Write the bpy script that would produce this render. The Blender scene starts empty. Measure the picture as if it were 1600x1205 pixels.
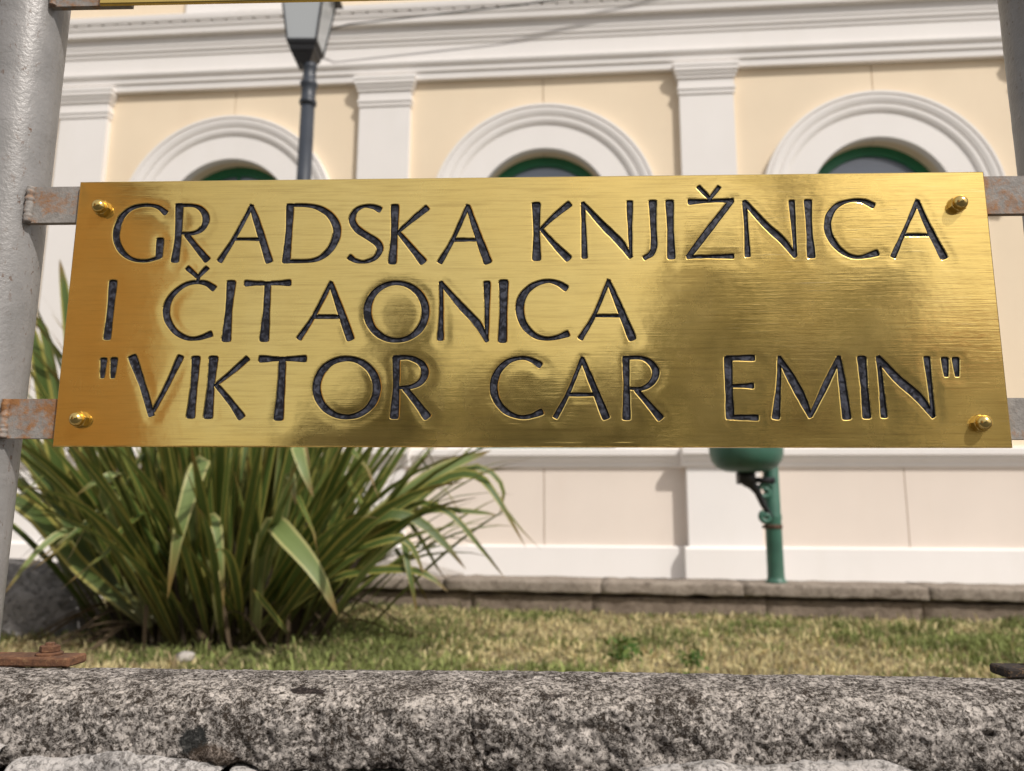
import bpy, math, random
import numpy as np
from mathutils import Vector, Matrix
from mathutils.geometry import delaunay_2d_cdt

rnd = random.Random(7)
rng = np.random.default_rng(11)
scene = bpy.context.scene
col = scene.collection
ZC = 1.25                                   # height of the lens above the street

# ------------------------------------------------------------------ camera
PITCH, ROLL = 0.1706758, 0.00460281
cam_data = bpy.data.cameras.new('camera')
cam_data.sensor_width = 36.0
cam_data.lens = 36.0 * 1203.0 / 1600.0
cam_data.clip_start = 0.02
cam_data.clip_end = 2000
cam_data.dof.use_dof = True
cam_data.dof.focus_distance = 0.545
cam_data.dof.aperture_fstop = 8.5
cam = bpy.data.objects.new('camera', cam_data)
col.objects.link(cam)
_f = Vector((0, math.cos(PITCH), math.sin(PITCH)))
_u = Vector((0, -math.sin(PITCH), math.cos(PITCH)))
_r = Vector((1, 0, 0))
R_ = _r * math.cos(ROLL) + _u * math.sin(ROLL)
U_ = -_r * math.sin(ROLL) + _u * math.cos(ROLL)
M = Matrix((R_, U_, -_f)).transposed().to_4x4()
M.translation = (0, 0, ZC)
cam.matrix_world = M
scene.camera = cam

# ------------------------------------------------------------------ light
SUN_AZ, SUN_EL = math.radians(40), math.radians(46)      # to the right of straight behind the lens
sun_dir = Vector((math.sin(SUN_AZ) * math.cos(SUN_EL), -math.cos(SUN_AZ) * math.cos(SUN_EL), math.sin(SUN_EL)))
world = bpy.data.worlds.new('World')
scene.world = world
world.use_nodes = True
wn = world.node_tree.nodes
sky = wn.new('ShaderNodeTexSky')
sky.sky_type = 'NISHITA'
sky.sun_disc = False
sky.sun_elevation = SUN_EL
sky.sun_rotation = math.atan2(sun_dir.x, sun_dir.y)
sky.air_density = 1.0
sky.dust_density = 3.0
sky.ozone_density = 1.0
wn['Background'].inputs['Strength'].default_value = 0.105
veil = wn.new('ShaderNodeMix')                     # thin bright haze of high cloud over the whole sky
veil.data_type = 'RGBA'
veil.inputs[0].default_value = 0.57
veil.inputs[7].default_value = (5.9, 5.6, 5.2, 1)
world.node_tree.links.new(sky.outputs[0], veil.inputs[6])
world.node_tree.links.new(veil.outputs[2], wn['Background'].inputs['Color'])
sun_data = bpy.data.lights.new('sun', 'SUN')
sun_data.energy = 2.65
sun_data.angle = math.radians(0.6)
sun_data.color = (1.0, 0.955, 0.90)
sun = bpy.data.objects.new('sun', sun_data)
sun.rotation_euler = (-sun_dir).to_track_quat('-Z', 'Y').to_euler()
sun.location = (4, -4, 8)
col.objects.link(sun)
scene.view_settings.view_transform = 'Standard'
scene.view_settings.look = 'None'
scene.view_settings.gamma = 1
scene.view_settings.exposure = 0.36
scene.view_settings.use_curve_mapping = False
scene.render.engine = 'CYCLES'
scene.cycles.use_denoising = True
scene.cycles.max_bounces = 8

# ------------------------------------------------------------------ helpers
def nodes_of(name):
    m = bpy.data.materials.new(name)
    m.use_nodes = True
    nt = m.node_tree
    return m, nt, nt.nodes['Principled BSDF']

def N(nt, kind, **kw):
    n = nt.nodes.new(kind)
    for k, v in kw.items():
        if k in n.inputs:
            n.inputs[k].default_value = v
        else:
            setattr(n, k, v)
    return n

def ramp(nt, src, stops):
    r = nt.nodes.new('ShaderNodeValToRGB')
    cr = r.color_ramp
    while len(cr.elements) < len(stops):
        cr.elements.new(0.5)
    for e, (p, c) in zip(cr.elements, stops):
        e.position = p
        e.color = (c, c, c, 1) if isinstance(c, (int, float)) else (*c, 1)
    nt.links.new(src, r.inputs[0])
    return r.outputs[0]

def mapping(nt, scale=(1, 1, 1), rot=(0, 0, 0), coord='Object'):
    tc = nt.nodes.new('ShaderNodeTexCoord')
    mp = nt.nodes.new('ShaderNodeMapping')
    mp.inputs['Scale'].default_value = scale
    mp.inputs['Rotation'].default_value = rot
    nt.links.new(tc.outputs[coord], mp.inputs['Vector'])
    return mp.outputs[0]

def noise(nt, vec, scale, detail=4, rough=0.55, dist=0.0):
    n = nt.nodes.new('ShaderNodeTexNoise')
    n.inputs['Scale'].default_value = scale
    n.inputs['Detail'].default_value = detail
    n.inputs['Roughness'].default_value = rough
    n.inputs['Distortion'].default_value = dist
    nt.links.new(vec, n.inputs['Vector'])
    return n.outputs[0]

def mix(nt, fac, a, b, blend='MIX'):
    n = nt.nodes.new('ShaderNodeMix')
    n.data_type = 'RGBA'
    n.blend_type = blend
    for sock, v in ((n.inputs[0], fac), (n.inputs[6], a), (n.inputs[7], b)):
        if isinstance(v, bpy.types.NodeSocket):
            nt.links.new(v, sock)
        elif isinstance(v, (int, float)):
            sock.default_value = v
        else:
            sock.default_value = (*v, 1)
    return n.outputs[2]

def math_(nt, op, a, b=0.0):
    n = nt.nodes.new('ShaderNodeMath')
    n.operation = op
    for s, v in ((n.inputs[0], a), (n.inputs[1], b)):
        if isinstance(v, bpy.types.NodeSocket):
            nt.links.new(v, s)
        else:
            s.default_value = v
    return n.outputs[0]

def bump(nt, bsdf, height, strength, dist, prev=None):
    b = nt.nodes.new('ShaderNodeBump')
    b.inputs['Strength'].default_value = strength
    b.inputs['Distance'].default_value = dist
    nt.links.new(height, b.inputs['Height'])
    if prev is not None:
        nt.links.new(prev, b.inputs['Normal'])
    nt.links.new(b.outputs[0], bsdf.inputs['Normal'])
    return b.outputs[0]

def new_mesh(name, verts, faces, mat, parent=None, smooth=False):
    me = bpy.data.meshes.new(name)
    me.from_pydata([tuple(v) for v in verts], [], [tuple(f) for f in faces])
    if smooth:
        me.polygons.foreach_set('use_smooth', [True] * len(me.polygons))
    if mat:
        me.materials.append(mat)
    me.update()
    return link(name, me, parent)

def link(name, me, parent=None):
    o = bpy.data.objects.new(name, me)
    col.objects.link(o)
    if parent:
        o.parent = parent
    return o

def empty(name, loc, rz, label=None, cat=None, group=None):
    o = bpy.data.objects.new(name, None)
    o.empty_display_size = 0.1
    o.location = loc
    o.rotation_euler = (0, 0, rz)
    col.objects.link(o)
    return tag(o, label, cat, group)

def tag(o, label=None, cat=None, group=None, kind=None):
    if label: o['label'] = label
    if cat: o['category'] = cat
    if group: o['group'] = group
    if kind: o['kind'] = kind
    return o

class MB:
    """collects shapes for one mesh"""
    def __init__(s):
        s.v, s.f = [], []
    def add(s, v, f):
        n = len(s.v)
        s.v += [tuple(p) for p in v]
        s.f += [tuple(i + n for i in q) for q in f]
        return s
    def box(s, x0, x1, y0, y1, z0, z1, c=0.0):
        if c <= 0:
            v = [(x, y, z) for z in (z0, z1) for y in (y0, y1) for x in (x0, x1)]
            return s.add(v, [(0, 2, 3, 1), (4, 5, 7, 6), (0, 1, 5, 4), (2, 6, 7, 3), (0, 4, 6, 2), (1, 3, 7, 5)])
        # chamfered box: three face quads per axis, edge quads and corner triangles
        X, Y, Z = (x0, x1), (y0, y1), (z0, z1)
        v, idx = [], {}
        for i in (0, 1):
            for j in (0, 1):
                for k in (0, 1):
                    sx, sy, sz = (c if i == 0 else -c), (c if j == 0 else -c), (c if k == 0 else -c)
                    for a, p in enumerate(((X[i], Y[j] + sy, Z[k] + sz), (X[i] + sx, Y[j], Z[k] + sz), (X[i] + sx, Y[j] + sy, Z[k]))):
                        idx[i, j, k, a] = len(v); v.append(p)
        f = []
        for i in (0, 1):
            f.append([idx[i, j, k, 0] for j, k in ((0, 0), (1, 0), (1, 1), (0, 1))])
            f.append([idx[j, i, k, 1] for j, k in ((0, 0), (1, 0), (1, 1), (0, 1))])
            f.append([idx[j, k, i, 2] for j, k in ((0, 0), (1, 0), (1, 1), (0, 1))])
            for j in (0, 1):
                f.append([idx[i, j, 0, 0], idx[i, j, 1, 0], idx[i, j, 1, 1], idx[i, j, 0, 1]])
                f.append([idx[i, 0, j, 0], idx[i, 1, j, 0], idx[i, 1, j, 2], idx[i, 0, j, 2]])
                f.append([idx[0, i, j, 1], idx[1, i, j, 1], idx[1, i, j, 2], idx[0, i, j, 2]])
                for k in (0, 1):
                    f.append([idx[i, j, k, 0], idx[i, j, k, 1], idx[i, j, k, 2]])
        ctr = Vector(((x0 + x1) / 2, (y0 + y1) / 2, (z0 + z1) / 2))
        out = []
        for q in f:
            P = [Vector(v[a]) for a in q]
            n = (P[1] - P[0]).cross(P[2] - P[0])
            m = sum(P, Vector()) / len(P)
            out.append(q if n.dot(m - ctr) > 0 else q[::-1])
        return s.add(v, out)
    def prism(s, poly, y0, y1):
        """poly of (x,z) counter-clockwise seen from -y, extruded y0..y1"""
        n = len(poly)
        v = [(x, y0, z) for x, z in poly] + [(x, y1, z) for x, z in poly]
        f = [tuple(range(n)), tuple(range(2 * n - 1, n - 1, -1))]
        f += [(i, n + i, n + (i + 1) % n, (i + 1) % n) for i in range(n)]
        return s.add(v, f)
    def sweep_x(s, prof, x0, x1):
        """prof of (y,z) closed, extruded along x"""
        n = len(prof)
        v = [(x0, y, z) for y, z in prof] + [(x1, y, z) for y, z in prof]
        f = [tuple(range(n)), tuple(range(2 * n - 1, n - 1, -1))]
        f += [(i, n + i, n + (i + 1) % n, (i + 1) % n) for i in range(n)]
        return s.add(v, f)
    def lathe(s, prof, n=24, cx=0, cy=0, ph=0.0):
        v, f = [], []
        for r, z in prof:
            for i in range(n):
                a = 2 * math.pi * i / n + ph
                v.append((cx + r * math.cos(a), cy + r * math.sin(a), z))
        for k in range(len(prof) - 1):
            for i in range(n):
                j = (i + 1) % n
                f.append((k * n + i, k * n + j, (k + 1) * n + j, (k + 1) * n + i))
        f.append(tuple(range(n - 1, -1, -1)))
        f.append(tuple((len(prof) - 1) * n + i for i in range(n)))
        return s.add(v, f)
    def tube(s, pts, rad, n=8):
        pts = [Vector(p) for p in pts]
        rad = rad if isinstance(rad, (list, tuple)) else [rad] * len(pts)
        v, f = [], []
        side = None
        for i, p in enumerate(pts):
            t = (pts[min(i + 1, len(pts) - 1)] - pts[max(i - 1, 0)]).normalized()
            if side is None:
                side = t.orthogonal().normalized()
            side = (side - t * side.dot(t)).normalized()
            b = t.cross(side)
            for k in range(n):
                a = 2 * math.pi * k / n
                v.append(p + (side * math.cos(a) + b * math.sin(a)) * rad[i])
        for i in range(len(pts) - 1):
            for k in range(n):
                j = (k + 1) % n
                f.append((i * n + k, i * n + j, (i + 1) * n + j, (i + 1) * n + k))
        f.append(tuple(range(n - 1, -1, -1)))
        f.append(tuple((len(pts) - 1) * n + k for k in range(n)))
        return s.add(v, f)
    def build(s, name, mat, parent=None, smooth=False):
        return new_mesh(name, s.v, s.f, mat, parent, smooth)

def grid_mesh(name, P, mat, parent=None):
    """P: (rows, cols, 3) numpy array of points"""
    r, c = P.shape[:2]
    me = bpy.data.meshes.new(name)
    i = np.arange((r - 1) * (c - 1))
    a = (i // (c - 1)) * c + i % (c - 1)
    q = np.stack([a, a + 1, a + c + 1, a + c], 1).astype(np.int32)
    me.vertices.add(r * c)
    me.vertices.foreach_set('co', P.reshape(-1).astype(np.float32))
    me.loops.add(q.size)
    me.loops.foreach_set('vertex_index', q.ravel())
    me.polygons.add(len(q))
    me.polygons.foreach_set('loop_start', np.arange(0, q.size, 4, dtype=np.int32))
    me.polygons.foreach_set('use_smooth', np.ones(len(q), dtype=bool))
    me.update(calc_edges=True)
    me.validate()
    me.materials.append(mat)
    return link(name, me, parent)

_tab = np.random.default_rng(5).random(4096).astype(np.float64)
def vnoise(p, seed=0):
    p = np.asarray(p, float)
    i = np.floor(p).astype(np.int64)
    f = p - i
    f = f * f * (3 - 2 * f)
    def h(dx, dy, dz):
        k = (i[..., 0] + dx) * 73856093 ^ (i[..., 1] + dy) * 19349663 ^ (i[..., 2] + dz) * 83492791 ^ seed * 2654435
        return _tab[(k ^ (k >> 7)) & 4095]
    o = 0
    for dx in (0, 1):
        for dy in (0, 1):
            for dz in (0, 1):
                w = (f[..., 0] if dx else 1 - f[..., 0]) * (f[..., 1] if dy else 1 - f[..., 1]) * (f[..., 2] if dz else 1 - f[..., 2])
                o = o + w * h(dx, dy, dz)
    return o
def fbm(p, scale, octaves=4, gain=0.5, seed=0):
    o, a, t = 0, 1.0, 0
    for k in range(octaves):
        o = o + a * (vnoise(np.asarray(p) * scale * 2.03 ** k + 17.3 * k, seed + k) - 0.5)
        t += a
        a *= gain
    return o / t * 2

# ------------------------------------------------------------------ materials
def paint(name, rgb, rough=0.6, var=0.06, scale=3.0, grain=90.0, bs=0.15, stain=None):
    m, nt, b = nodes_of(name)
    v = mapping(nt)
    n1 = noise(nt, v, scale, 5)
    lo = tuple(c * (1 - var) for c in rgb)
    hi = tuple(min(1, c * (1 + var)) for c in rgb)
    c = mix(nt, ramp(nt, n1, [(0.3, 0), (0.7, 1)]), lo, hi)
    if stain:
        n2 = noise(nt, mapping(nt, (1, 1, 0.25)), 4.0, 6, 0.6)
        c = mix(nt, ramp(nt, n2, [(0.5, 0), (0.8, stain[1])]), c, stain[0])
    nt.links.new(c, b.inputs['Base Color'])
    b.inputs['Roughness'].default_value = rough
    bump(nt, b, noise(nt, v, grain, 3), bs, 0.002)
    return m

cream = paint('cream_render', (0.80, 0.665, 0.49), 0.85, 0.035, 1.3, 120, 0.2, ((0.75, 0.595, 0.43), 0.3))
pinkish = paint('pale_dado_render', (0.745, 0.655, 0.575), 0.85, 0.03, 1.5, 120, 0.2, ((0.70, 0.60, 0.51), 0.3))
white = paint('white_stucco', (0.80, 0.765, 0.735), 0.8, 0.025, 1.5, 110, 0.2, ((0.72, 0.68, 0.62), 0.25))
joint_m = paint('joint_shade', (0.60, 0.47, 0.33), 0.9, 0.05)
green_wood = paint('green_window_paint', (0.012, 0.16, 0.07), 0.4, 0.1, 6, 60, 0.1)
green_iron = paint('green_iron_paint', (0.045, 0.135, 0.095), 0.45, 0.22, 7, 50, 0.25, ((0.06, 0.085, 0.06), 0.6))
lamp_paint = paint('lamp_paint', (0.035, 0.042, 0.055), 0.45, 0.15, 8, 60, 0.15)
black_iron = paint('black_iron', (0.012, 0.012, 0.014), 0.45, 0.2, 8, 60, 0.15)

def glass_mat(name, rgb, rough=0.06):
    m, nt, b = nodes_of(name)
    b.inputs['Base Color'].default_value = (*rgb, 1)
    b.inputs['Roughness'].default_value = rough
    b.inputs['Specular IOR Level'].default_value = 0.9
    b.inputs['Coat Weight'].default_value = 0.6
    bump(nt, b, noise(nt, mapping(nt), 2.5, 2), 0.05, 0.02)
    return m
pane_m = glass_mat('window_glass', (0.20, 0.235, 0.31))
opal_m = glass_mat('lantern_glass', (0.42, 0.44, 0.45), 0.25)

def rough_stone(name, pale, dark, scale, thr=(0.42, 0.6), bs=0.6, patches=(), dark2=None):
    m, nt, b = nodes_of(name)
    v = mapping(nt)
    big = noise(nt, v, scale * 0.10, 4, 0.6)
    midn = noise(nt, v, scale * 0.45, 5, 0.7, 0.4)
    fine = noise(nt, v, scale, 6, 0.75, 0.6)
    fine2 = noise(nt, mapping(nt, (1, 1, 1.7)), scale * 2.3, 4, 0.7, 0.5)
    vor = N(nt, 'ShaderNodeTexVoronoi', feature='DISTANCE_TO_EDGE', Scale=scale * 0.85)
    dv = nt.nodes.new('ShaderNodeVectorMath'); dv.operation = 'MULTIPLY_ADD'
    wn_ = N(nt, 'ShaderNodeTexNoise', Scale=scale * 0.7)
    nt.links.new(v, wn_.inputs['Vector'])
    nt.links.new(wn_.outputs[1], dv.inputs[0]); dv.inputs[1].default_value = (0.9 / scale,) * 3
    nt.links.new(v, dv.inputs[2]); nt.links.new(dv.outputs[0], vor.inputs['Vector'])
    s = math_(nt, 'ADD', math_(nt, 'MULTIPLY', fine, 0.58), math_(nt, 'MULTIPLY', midn, 0.27))
    s = math_(nt, 'ADD', s, math_(nt, 'MULTIPLY', big, 0.20))
    s = math_(nt, 'ADD', s, math_(nt, 'MULTIPLY', fine2, 0.27))
    pit = ramp(nt, s, [(thr[0] + 0.1, 0), (thr[1] + 0.1, 1)])
    crack = ramp(nt, vor.outputs[0], [(0.02, 0), (0.12, 1)])
    pit2 = math_(nt, 'MULTIPLY', pit, math_(nt, 'ADD', math_(nt, 'MULTIPLY', crack, 0.22), 0.78))
    mid_c = tuple((a * 0.45 + c * 0.55) for a, c in zip(pale, dark))
    pale_v = mix(nt, ramp(nt, noise(nt, v, scale * 0.25, 3), [(0.35, 0), (0.65, 1)]), tuple(c * 0.82 for c in pale), pale)
    c = mix(nt, ramp(nt, pit2, [(0.0, 0), (0.5, 1)]), dark, mid_c)
    c = mix(nt, ramp(nt, pit2, [(0.4, 0), (0.9, 1)]), c, pale_v)
    for (px, py, pz, rx, rz, rgb, amt) in patches:
        d = nt.nodes.new('ShaderNodeVectorMath'); d.operation = 'SUBTRACT'
        tc = nt.nodes.new('ShaderNodeTexCoord')
        nt.links.new(tc.outputs['Object'], d.inputs[0]); d.inputs[1].default_value = (px, py, pz)
        sc = nt.nodes.new('ShaderNodeVectorMath'); sc.operation = 'MULTIPLY'
        nt.links.new(d.outputs[0], sc.inputs[0]); sc.inputs[1].default_value = (1 / rx, 0, 1 / rz)
        ln = nt.nodes.new('ShaderNodeVectorMath'); ln.operation = 'LENGTH'
        nt.links.new(sc.outputs[0], ln.inputs[0])
        w = math_(nt, 'ADD', ln.outputs['Value'], math_(nt, 'MULTIPLY', math_(nt, 'SUBTRACT', midn, 0.5), 1.1))
        w = math_(nt, 'ADD', w, math_(nt, 'MULTIPLY', math_(nt, 'SUBTRACT', fine, 0.5), 0.6))
        k = ramp(nt, w, [(0.75, amt), (1.0, 0)])
        c = mix(nt, k, c, mix(nt, pit2, tuple(x * 0.5 for x in rgb), tuple(min(1, x * 1.5) for x in rgb)))
    nt.links.new(c, b.inputs['Base Color'])
    b.inputs['Roughness'].default_value = 0.92
    b.inputs['Specular IOR Level'].default_value = 0.25
    bump(nt, b, pit2, bs, 0.0012 * 250 / scale)
    return m

coping_m = rough_stone('lichened_limestone', (0.52, 0.47, 0.425), (0.030, 0.022, 0.016), 400, (0.505, 0.60), 1.0,
    patches=[(-0.190, 0, -0.129, 0.0105, 0.0085, (0.035, 0.036, 0.034), 0.95), (-0.213, 0, -0.147, 0.008, 0.007, (0.03, 0.03, 0.028), 0.9),
             (-0.178, 0, -0.139, 0.016, 0.010, (0.12, 0.075, 0.045), 0.55), (-0.128, 0, -0.1035, 0.013, 0.0012, (0.03, 0.02, 0.018), 0.95),
             (-0.127, 0, -0.150, 0.016, 0.008, (0.035, 0.03, 0.026), 0.8), (0.02, 0, -0.1038, 0.01, 0.0009, (0.035, 0.025, 0.02), 0.8)])
low_stone_m = rough_stone('smooth_grey_stone', (0.50, 0.47, 0.445), (0.07, 0.06, 0.052), 260, (0.43, 0.56), 0.9)
kerb_m = rough_stone('weathered_kerb_stone', (0.36, 0.305, 0.25), (0.10, 0.075, 0.055), 34, (0.38, 0.62), 0.4)
kerb_face_m = rough_stone('brown_kerb_face', (0.29, 0.23, 0.175), (0.09, 0.065, 0.048), 24, (0.36, 0.64), 0.4)
rock_m = rough_stone('dark_grey_rock', (0.33, 0.31, 0.30), (0.07, 0.065, 0.06), 40, (0.42, 0.58), 0.9)
pale_rock_m = rough_stone('pale_block', (0.50, 0.46, 0.42), (0.22, 0.19, 0.17), 40, (0.3, 0.6), 0.3)

# brass: brushed along x, hand polished
def brass_mat(name, base=(0.92, 0.685, 0.24), rough=0.075, brushed=True):
    m, nt, b = nodes_of(name)
    b.inputs['Metallic'].default_value = 1.0
    v = mapping(nt)
    n1 = noise(nt, v, 9, 5, 0.6)
    n3 = noise(nt, v, 60, 4, 0.7)
    c = mix(nt, ramp(nt, n1, [(0.3, 0), (0.75, 1)]), base, (base[0] * 0.93, base[1] * 0.88, base[2] * 0.75))
    if not brushed:
        nt.links.new(c, b.inputs['Base Color'])
        b.inputs['Roughness'].default_value = 0.2
        bump(nt, b, noise(nt, v, 160, 2), 0.06, 0.0004)
        return m
    fine = noise(nt, mapping(nt, (28, 1, 1500)), 1.0, 3, 0.7)
    coarse = noise(nt, mapping(nt, (14, 1, 420)), 1.0, 3, 0.65)
    # diagonal hand-polish scratches, strongest at the right-hand end
    diag = noise(nt, mapping(nt, (22, 1, 700), (0, math.radians(-14), 0)), 1.0, 3, 0.7)
    diag2 = noise(nt, mapping(nt, (22, 1, 600), (0, math.radians(-32), 0)), 1.0, 2, 0.7)
    sx = N(nt, 'ShaderNodeSeparateXYZ'); nt.links.new(v, sx.inputs[0])
    right = math_(nt, 'MULTIPLY', ramp(nt, math_(nt, 'ADD', sx.outputs[0], 0.5), [(0.52, 0), (0.70, 1)]), ramp(nt, n1, [(0.35, 0.25), (0.6, 1)]))
    h = math_(nt, 'ADD', math_(nt, 'MULTIPLY', fine, 0.55), math_(nt, 'MULTIPLY', coarse, 0.8))
    hd = math_(nt, 'MULTIPLY', math_(nt, 'ADD', diag, math_(nt, 'MULTIPLY', diag2, 0.5)), math_(nt, 'ADD', math_(nt, 'MULTIPLY', right, 2.2), 0.12))
    h = math_(nt, 'ADD', h, hd)
    # dark flecks and tarnish
    fleck = ramp(nt, noise(nt, mapping(nt, (90, 1, 260)), 1.0, 4, 0.8), [(0.70, 0), (0.78, 0.55)])
    c = mix(nt, fleck, c, (0.30, 0.20, 0.07))
    streak = ramp(nt, coarse, [(0.30, 0.6), (0.50, 0)])
    c = mix(nt, streak, c, (0.62, 0.43, 0.14))
    # warm reflection at the left end of the plate, painted into the base colour
    left = ramp(nt, math_(nt, 'ADD', math_(nt, 'MULTIPLY', sx.outputs[0], -1.0), math_(nt, 'MULTIPLY', n1, 0.10)), [(0.24, 0), (0.36, 0.6)])
    c = mix(nt, left, c, (0.85, 0.56, 0.15))
    c = mix(nt, ramp(nt, fine, [(0.36, 0.30), (0.5, 0)]), c, (0.52, 0.35, 0.10))
    c = mix(nt, math_(nt, 'MULTIPLY', ramp(nt, diag, [(0.60, 0), (0.70, 0.55)]), right), c, (1.0, 0.82, 0.42))
    c = mix(nt, math_(nt, 'MULTIPLY', ramp(nt, diag, [(0.32, 0.45), (0.42, 0)]), right), c, (0.50, 0.34, 0.10))
    nt.links.new(c, b.inputs['Base Color'])
    r = math_(nt, 'ADD', math_(nt, 'MULTIPLY', n3, 0.08), rough - 0.04)
    nt.links.new(r, b.inputs['Roughness'])
    p = bump(nt, b, h, 0.13, 0.00022)
    p2 = bump(nt, b, n1, 0.06, 0.004, p)
    hz = nt.nodes.new('ShaderNodeBsdfAnisotropic')       # hazy film of hand polish over the mirror
    hz.inputs['Roughness'].default_value = 0.5
    nt.links.new(c, hz.inputs['Color'])
    nt.links.new(p2, hz.inputs['Normal'])
    ms = nt.nodes.new('ShaderNodeMixShader')
    nt.links.new(ramp(nt, noise(nt, v, 14, 5, 0.65), [(0.3, 0.13), (0.7, 0.31)]), ms.inputs[0])
    nt.links.new(b.outputs[0], ms.inputs[1]); nt.links.new(hz.outputs[0], ms.inputs[2])
    nt.links.new(ms.outputs[0], nt.nodes['Material Output'].inputs[0])
    return m
brass = brass_mat('brushed_brass')
brass_nut = brass_mat('polished_brass', (0.82, 0.60, 0.22), brushed=False)

def letter_paint(name, dark, light):
    m, nt, b = nodes_of(name)
    v = mapping(nt)
    n1 = noise(nt, v, 300, 3, 0.55, 0.5)
    c = mix(nt, ramp(nt, n1, [(0.42, 0), (0.66, 1)]), dark, light)
    nt.links.new(c, b.inputs['Base Color'])
    b.inputs['Roughness'].default_value = 0.34
    b.inputs['Specular IOR Level'].default_value = 0.35
    bump(nt, b, n1, 0.4, 0.001)
    return m
enamel = letter_paint('black_letter_enamel', (0.003, 0.003, 0.004), (0.012, 0.012, 0.016))
enamel_floor = letter_paint('sky_sheen_enamel', (0.008, 0.008, 0.012), (0.075, 0.078, 0.10))  # paler blue-grey: sky sheen on the letter floors put into the paint colour

def galvanised():
    m, nt, b = nodes_of('grey_silver_paint')
    v = mapping(nt)
    n1 = noise(nt, v, 30, 5, 0.65)
    c = mix(nt, ramp(nt, n1, [(0.3, 0), (0.7, 1)]), (0.235, 0.225, 0.215), (0.33, 0.315, 0.305))
    spk = ramp(nt, noise(nt, mapping(nt, (1, 1, 0.6)), 230, 4, 0.75), [(0.585, 0), (0.64, 1)])
    area = ramp(nt, noise(nt, mapping(nt, (1, 1, 0.35)), 22, 4, 0.7), [(0.46, 0.0), (0.62, 1)])
    rustm = math_(nt, 'MULTIPLY', spk, area)
    c = mix(nt, rustm, c, mix(nt, noise(nt, v, 300, 2), (0.045, 0.025, 0.015), (0.20, 0.09, 0.035)))
    nt.links.new(c, b.inputs['Base Color'])
    nt.links.new(ramp(nt, rustm, [(0, 0.42), (1, 0.9)]), b.inputs['Roughness'])
    b.inputs['Metallic'].default_value = 0.15
    p = bump(nt, b, noise(nt, v, 330, 3, 0.6), 0.36, 0.0012)
    bump(nt, b, rustm, -0.4, 0.0006, p)
    return m
silver = galvanised()

def rust(name, a, c2, scale=90):
    m, nt, b = nodes_of(name)
    v = mapping(nt)
    n1 = noise(nt, v, scale, 6, 0.75)
    n2 = noise(nt, v, scale * 3.5, 4, 0.7)
    c = mix(nt, ramp(nt, n1, [(0.35, 0), (0.65, 1)]), a, c2)
    c = mix(nt, ramp(nt, n2, [(0.55, 0), (0.7, 0.6)]), c, (0.33, 0.20, 0.10))
    nt.links.new(c, b.inputs['Base Color'])
    b.inputs['Roughness'].default_value = 0.9
    bump(nt, b, n2, 0.9, 0.0012)
    return m
rusty = rust('orange_rust', (0.06, 0.026, 0.014), (0.19, 0.085, 0.04))
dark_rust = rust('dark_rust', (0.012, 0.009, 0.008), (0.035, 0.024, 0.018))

def bracket_mat():
    m, nt, b = nodes_of('grey_paint_over_rust')
    v = mapping(nt)
    n1 = noise(nt, v, 55, 5, 0.7, 0.3)
    n2 = noise(nt, v, 190, 4, 0.7)
    oi = nt.nodes.new('ShaderNodeObjectInfo')
    amt = math_(nt, 'ADD', n1, math_(nt, 'MULTIPLY', math_(nt, 'SUBTRACT', oi.outputs['Random'], 0.5), 0.22))
    rm = ramp(nt, math_(nt, 'ADD', math_(nt, 'MULTIPLY', amt, 0.7), math_(nt, 'MULTIPLY', n2, 0.3)), [(0.465, 0), (0.60, 1)])
    grey = mix(nt, ramp(nt, n2, [(0.3, 0), (0.7, 1)]), (0.22, 0.20, 0.18), (0.34, 0.315, 0.29))
    c = mix(nt, rm, grey, mix(nt, n2, (0.14, 0.06, 0.02), (0.40, 0.19, 0.07)))
    nt.links.new(c, b.inputs['Base Color'])
    b.inputs['Roughness'].default_value = 0.7
    bump(nt, b, n2, 0.6, 0.0012)
    return m
bracket_m = bracket_mat()

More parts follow.
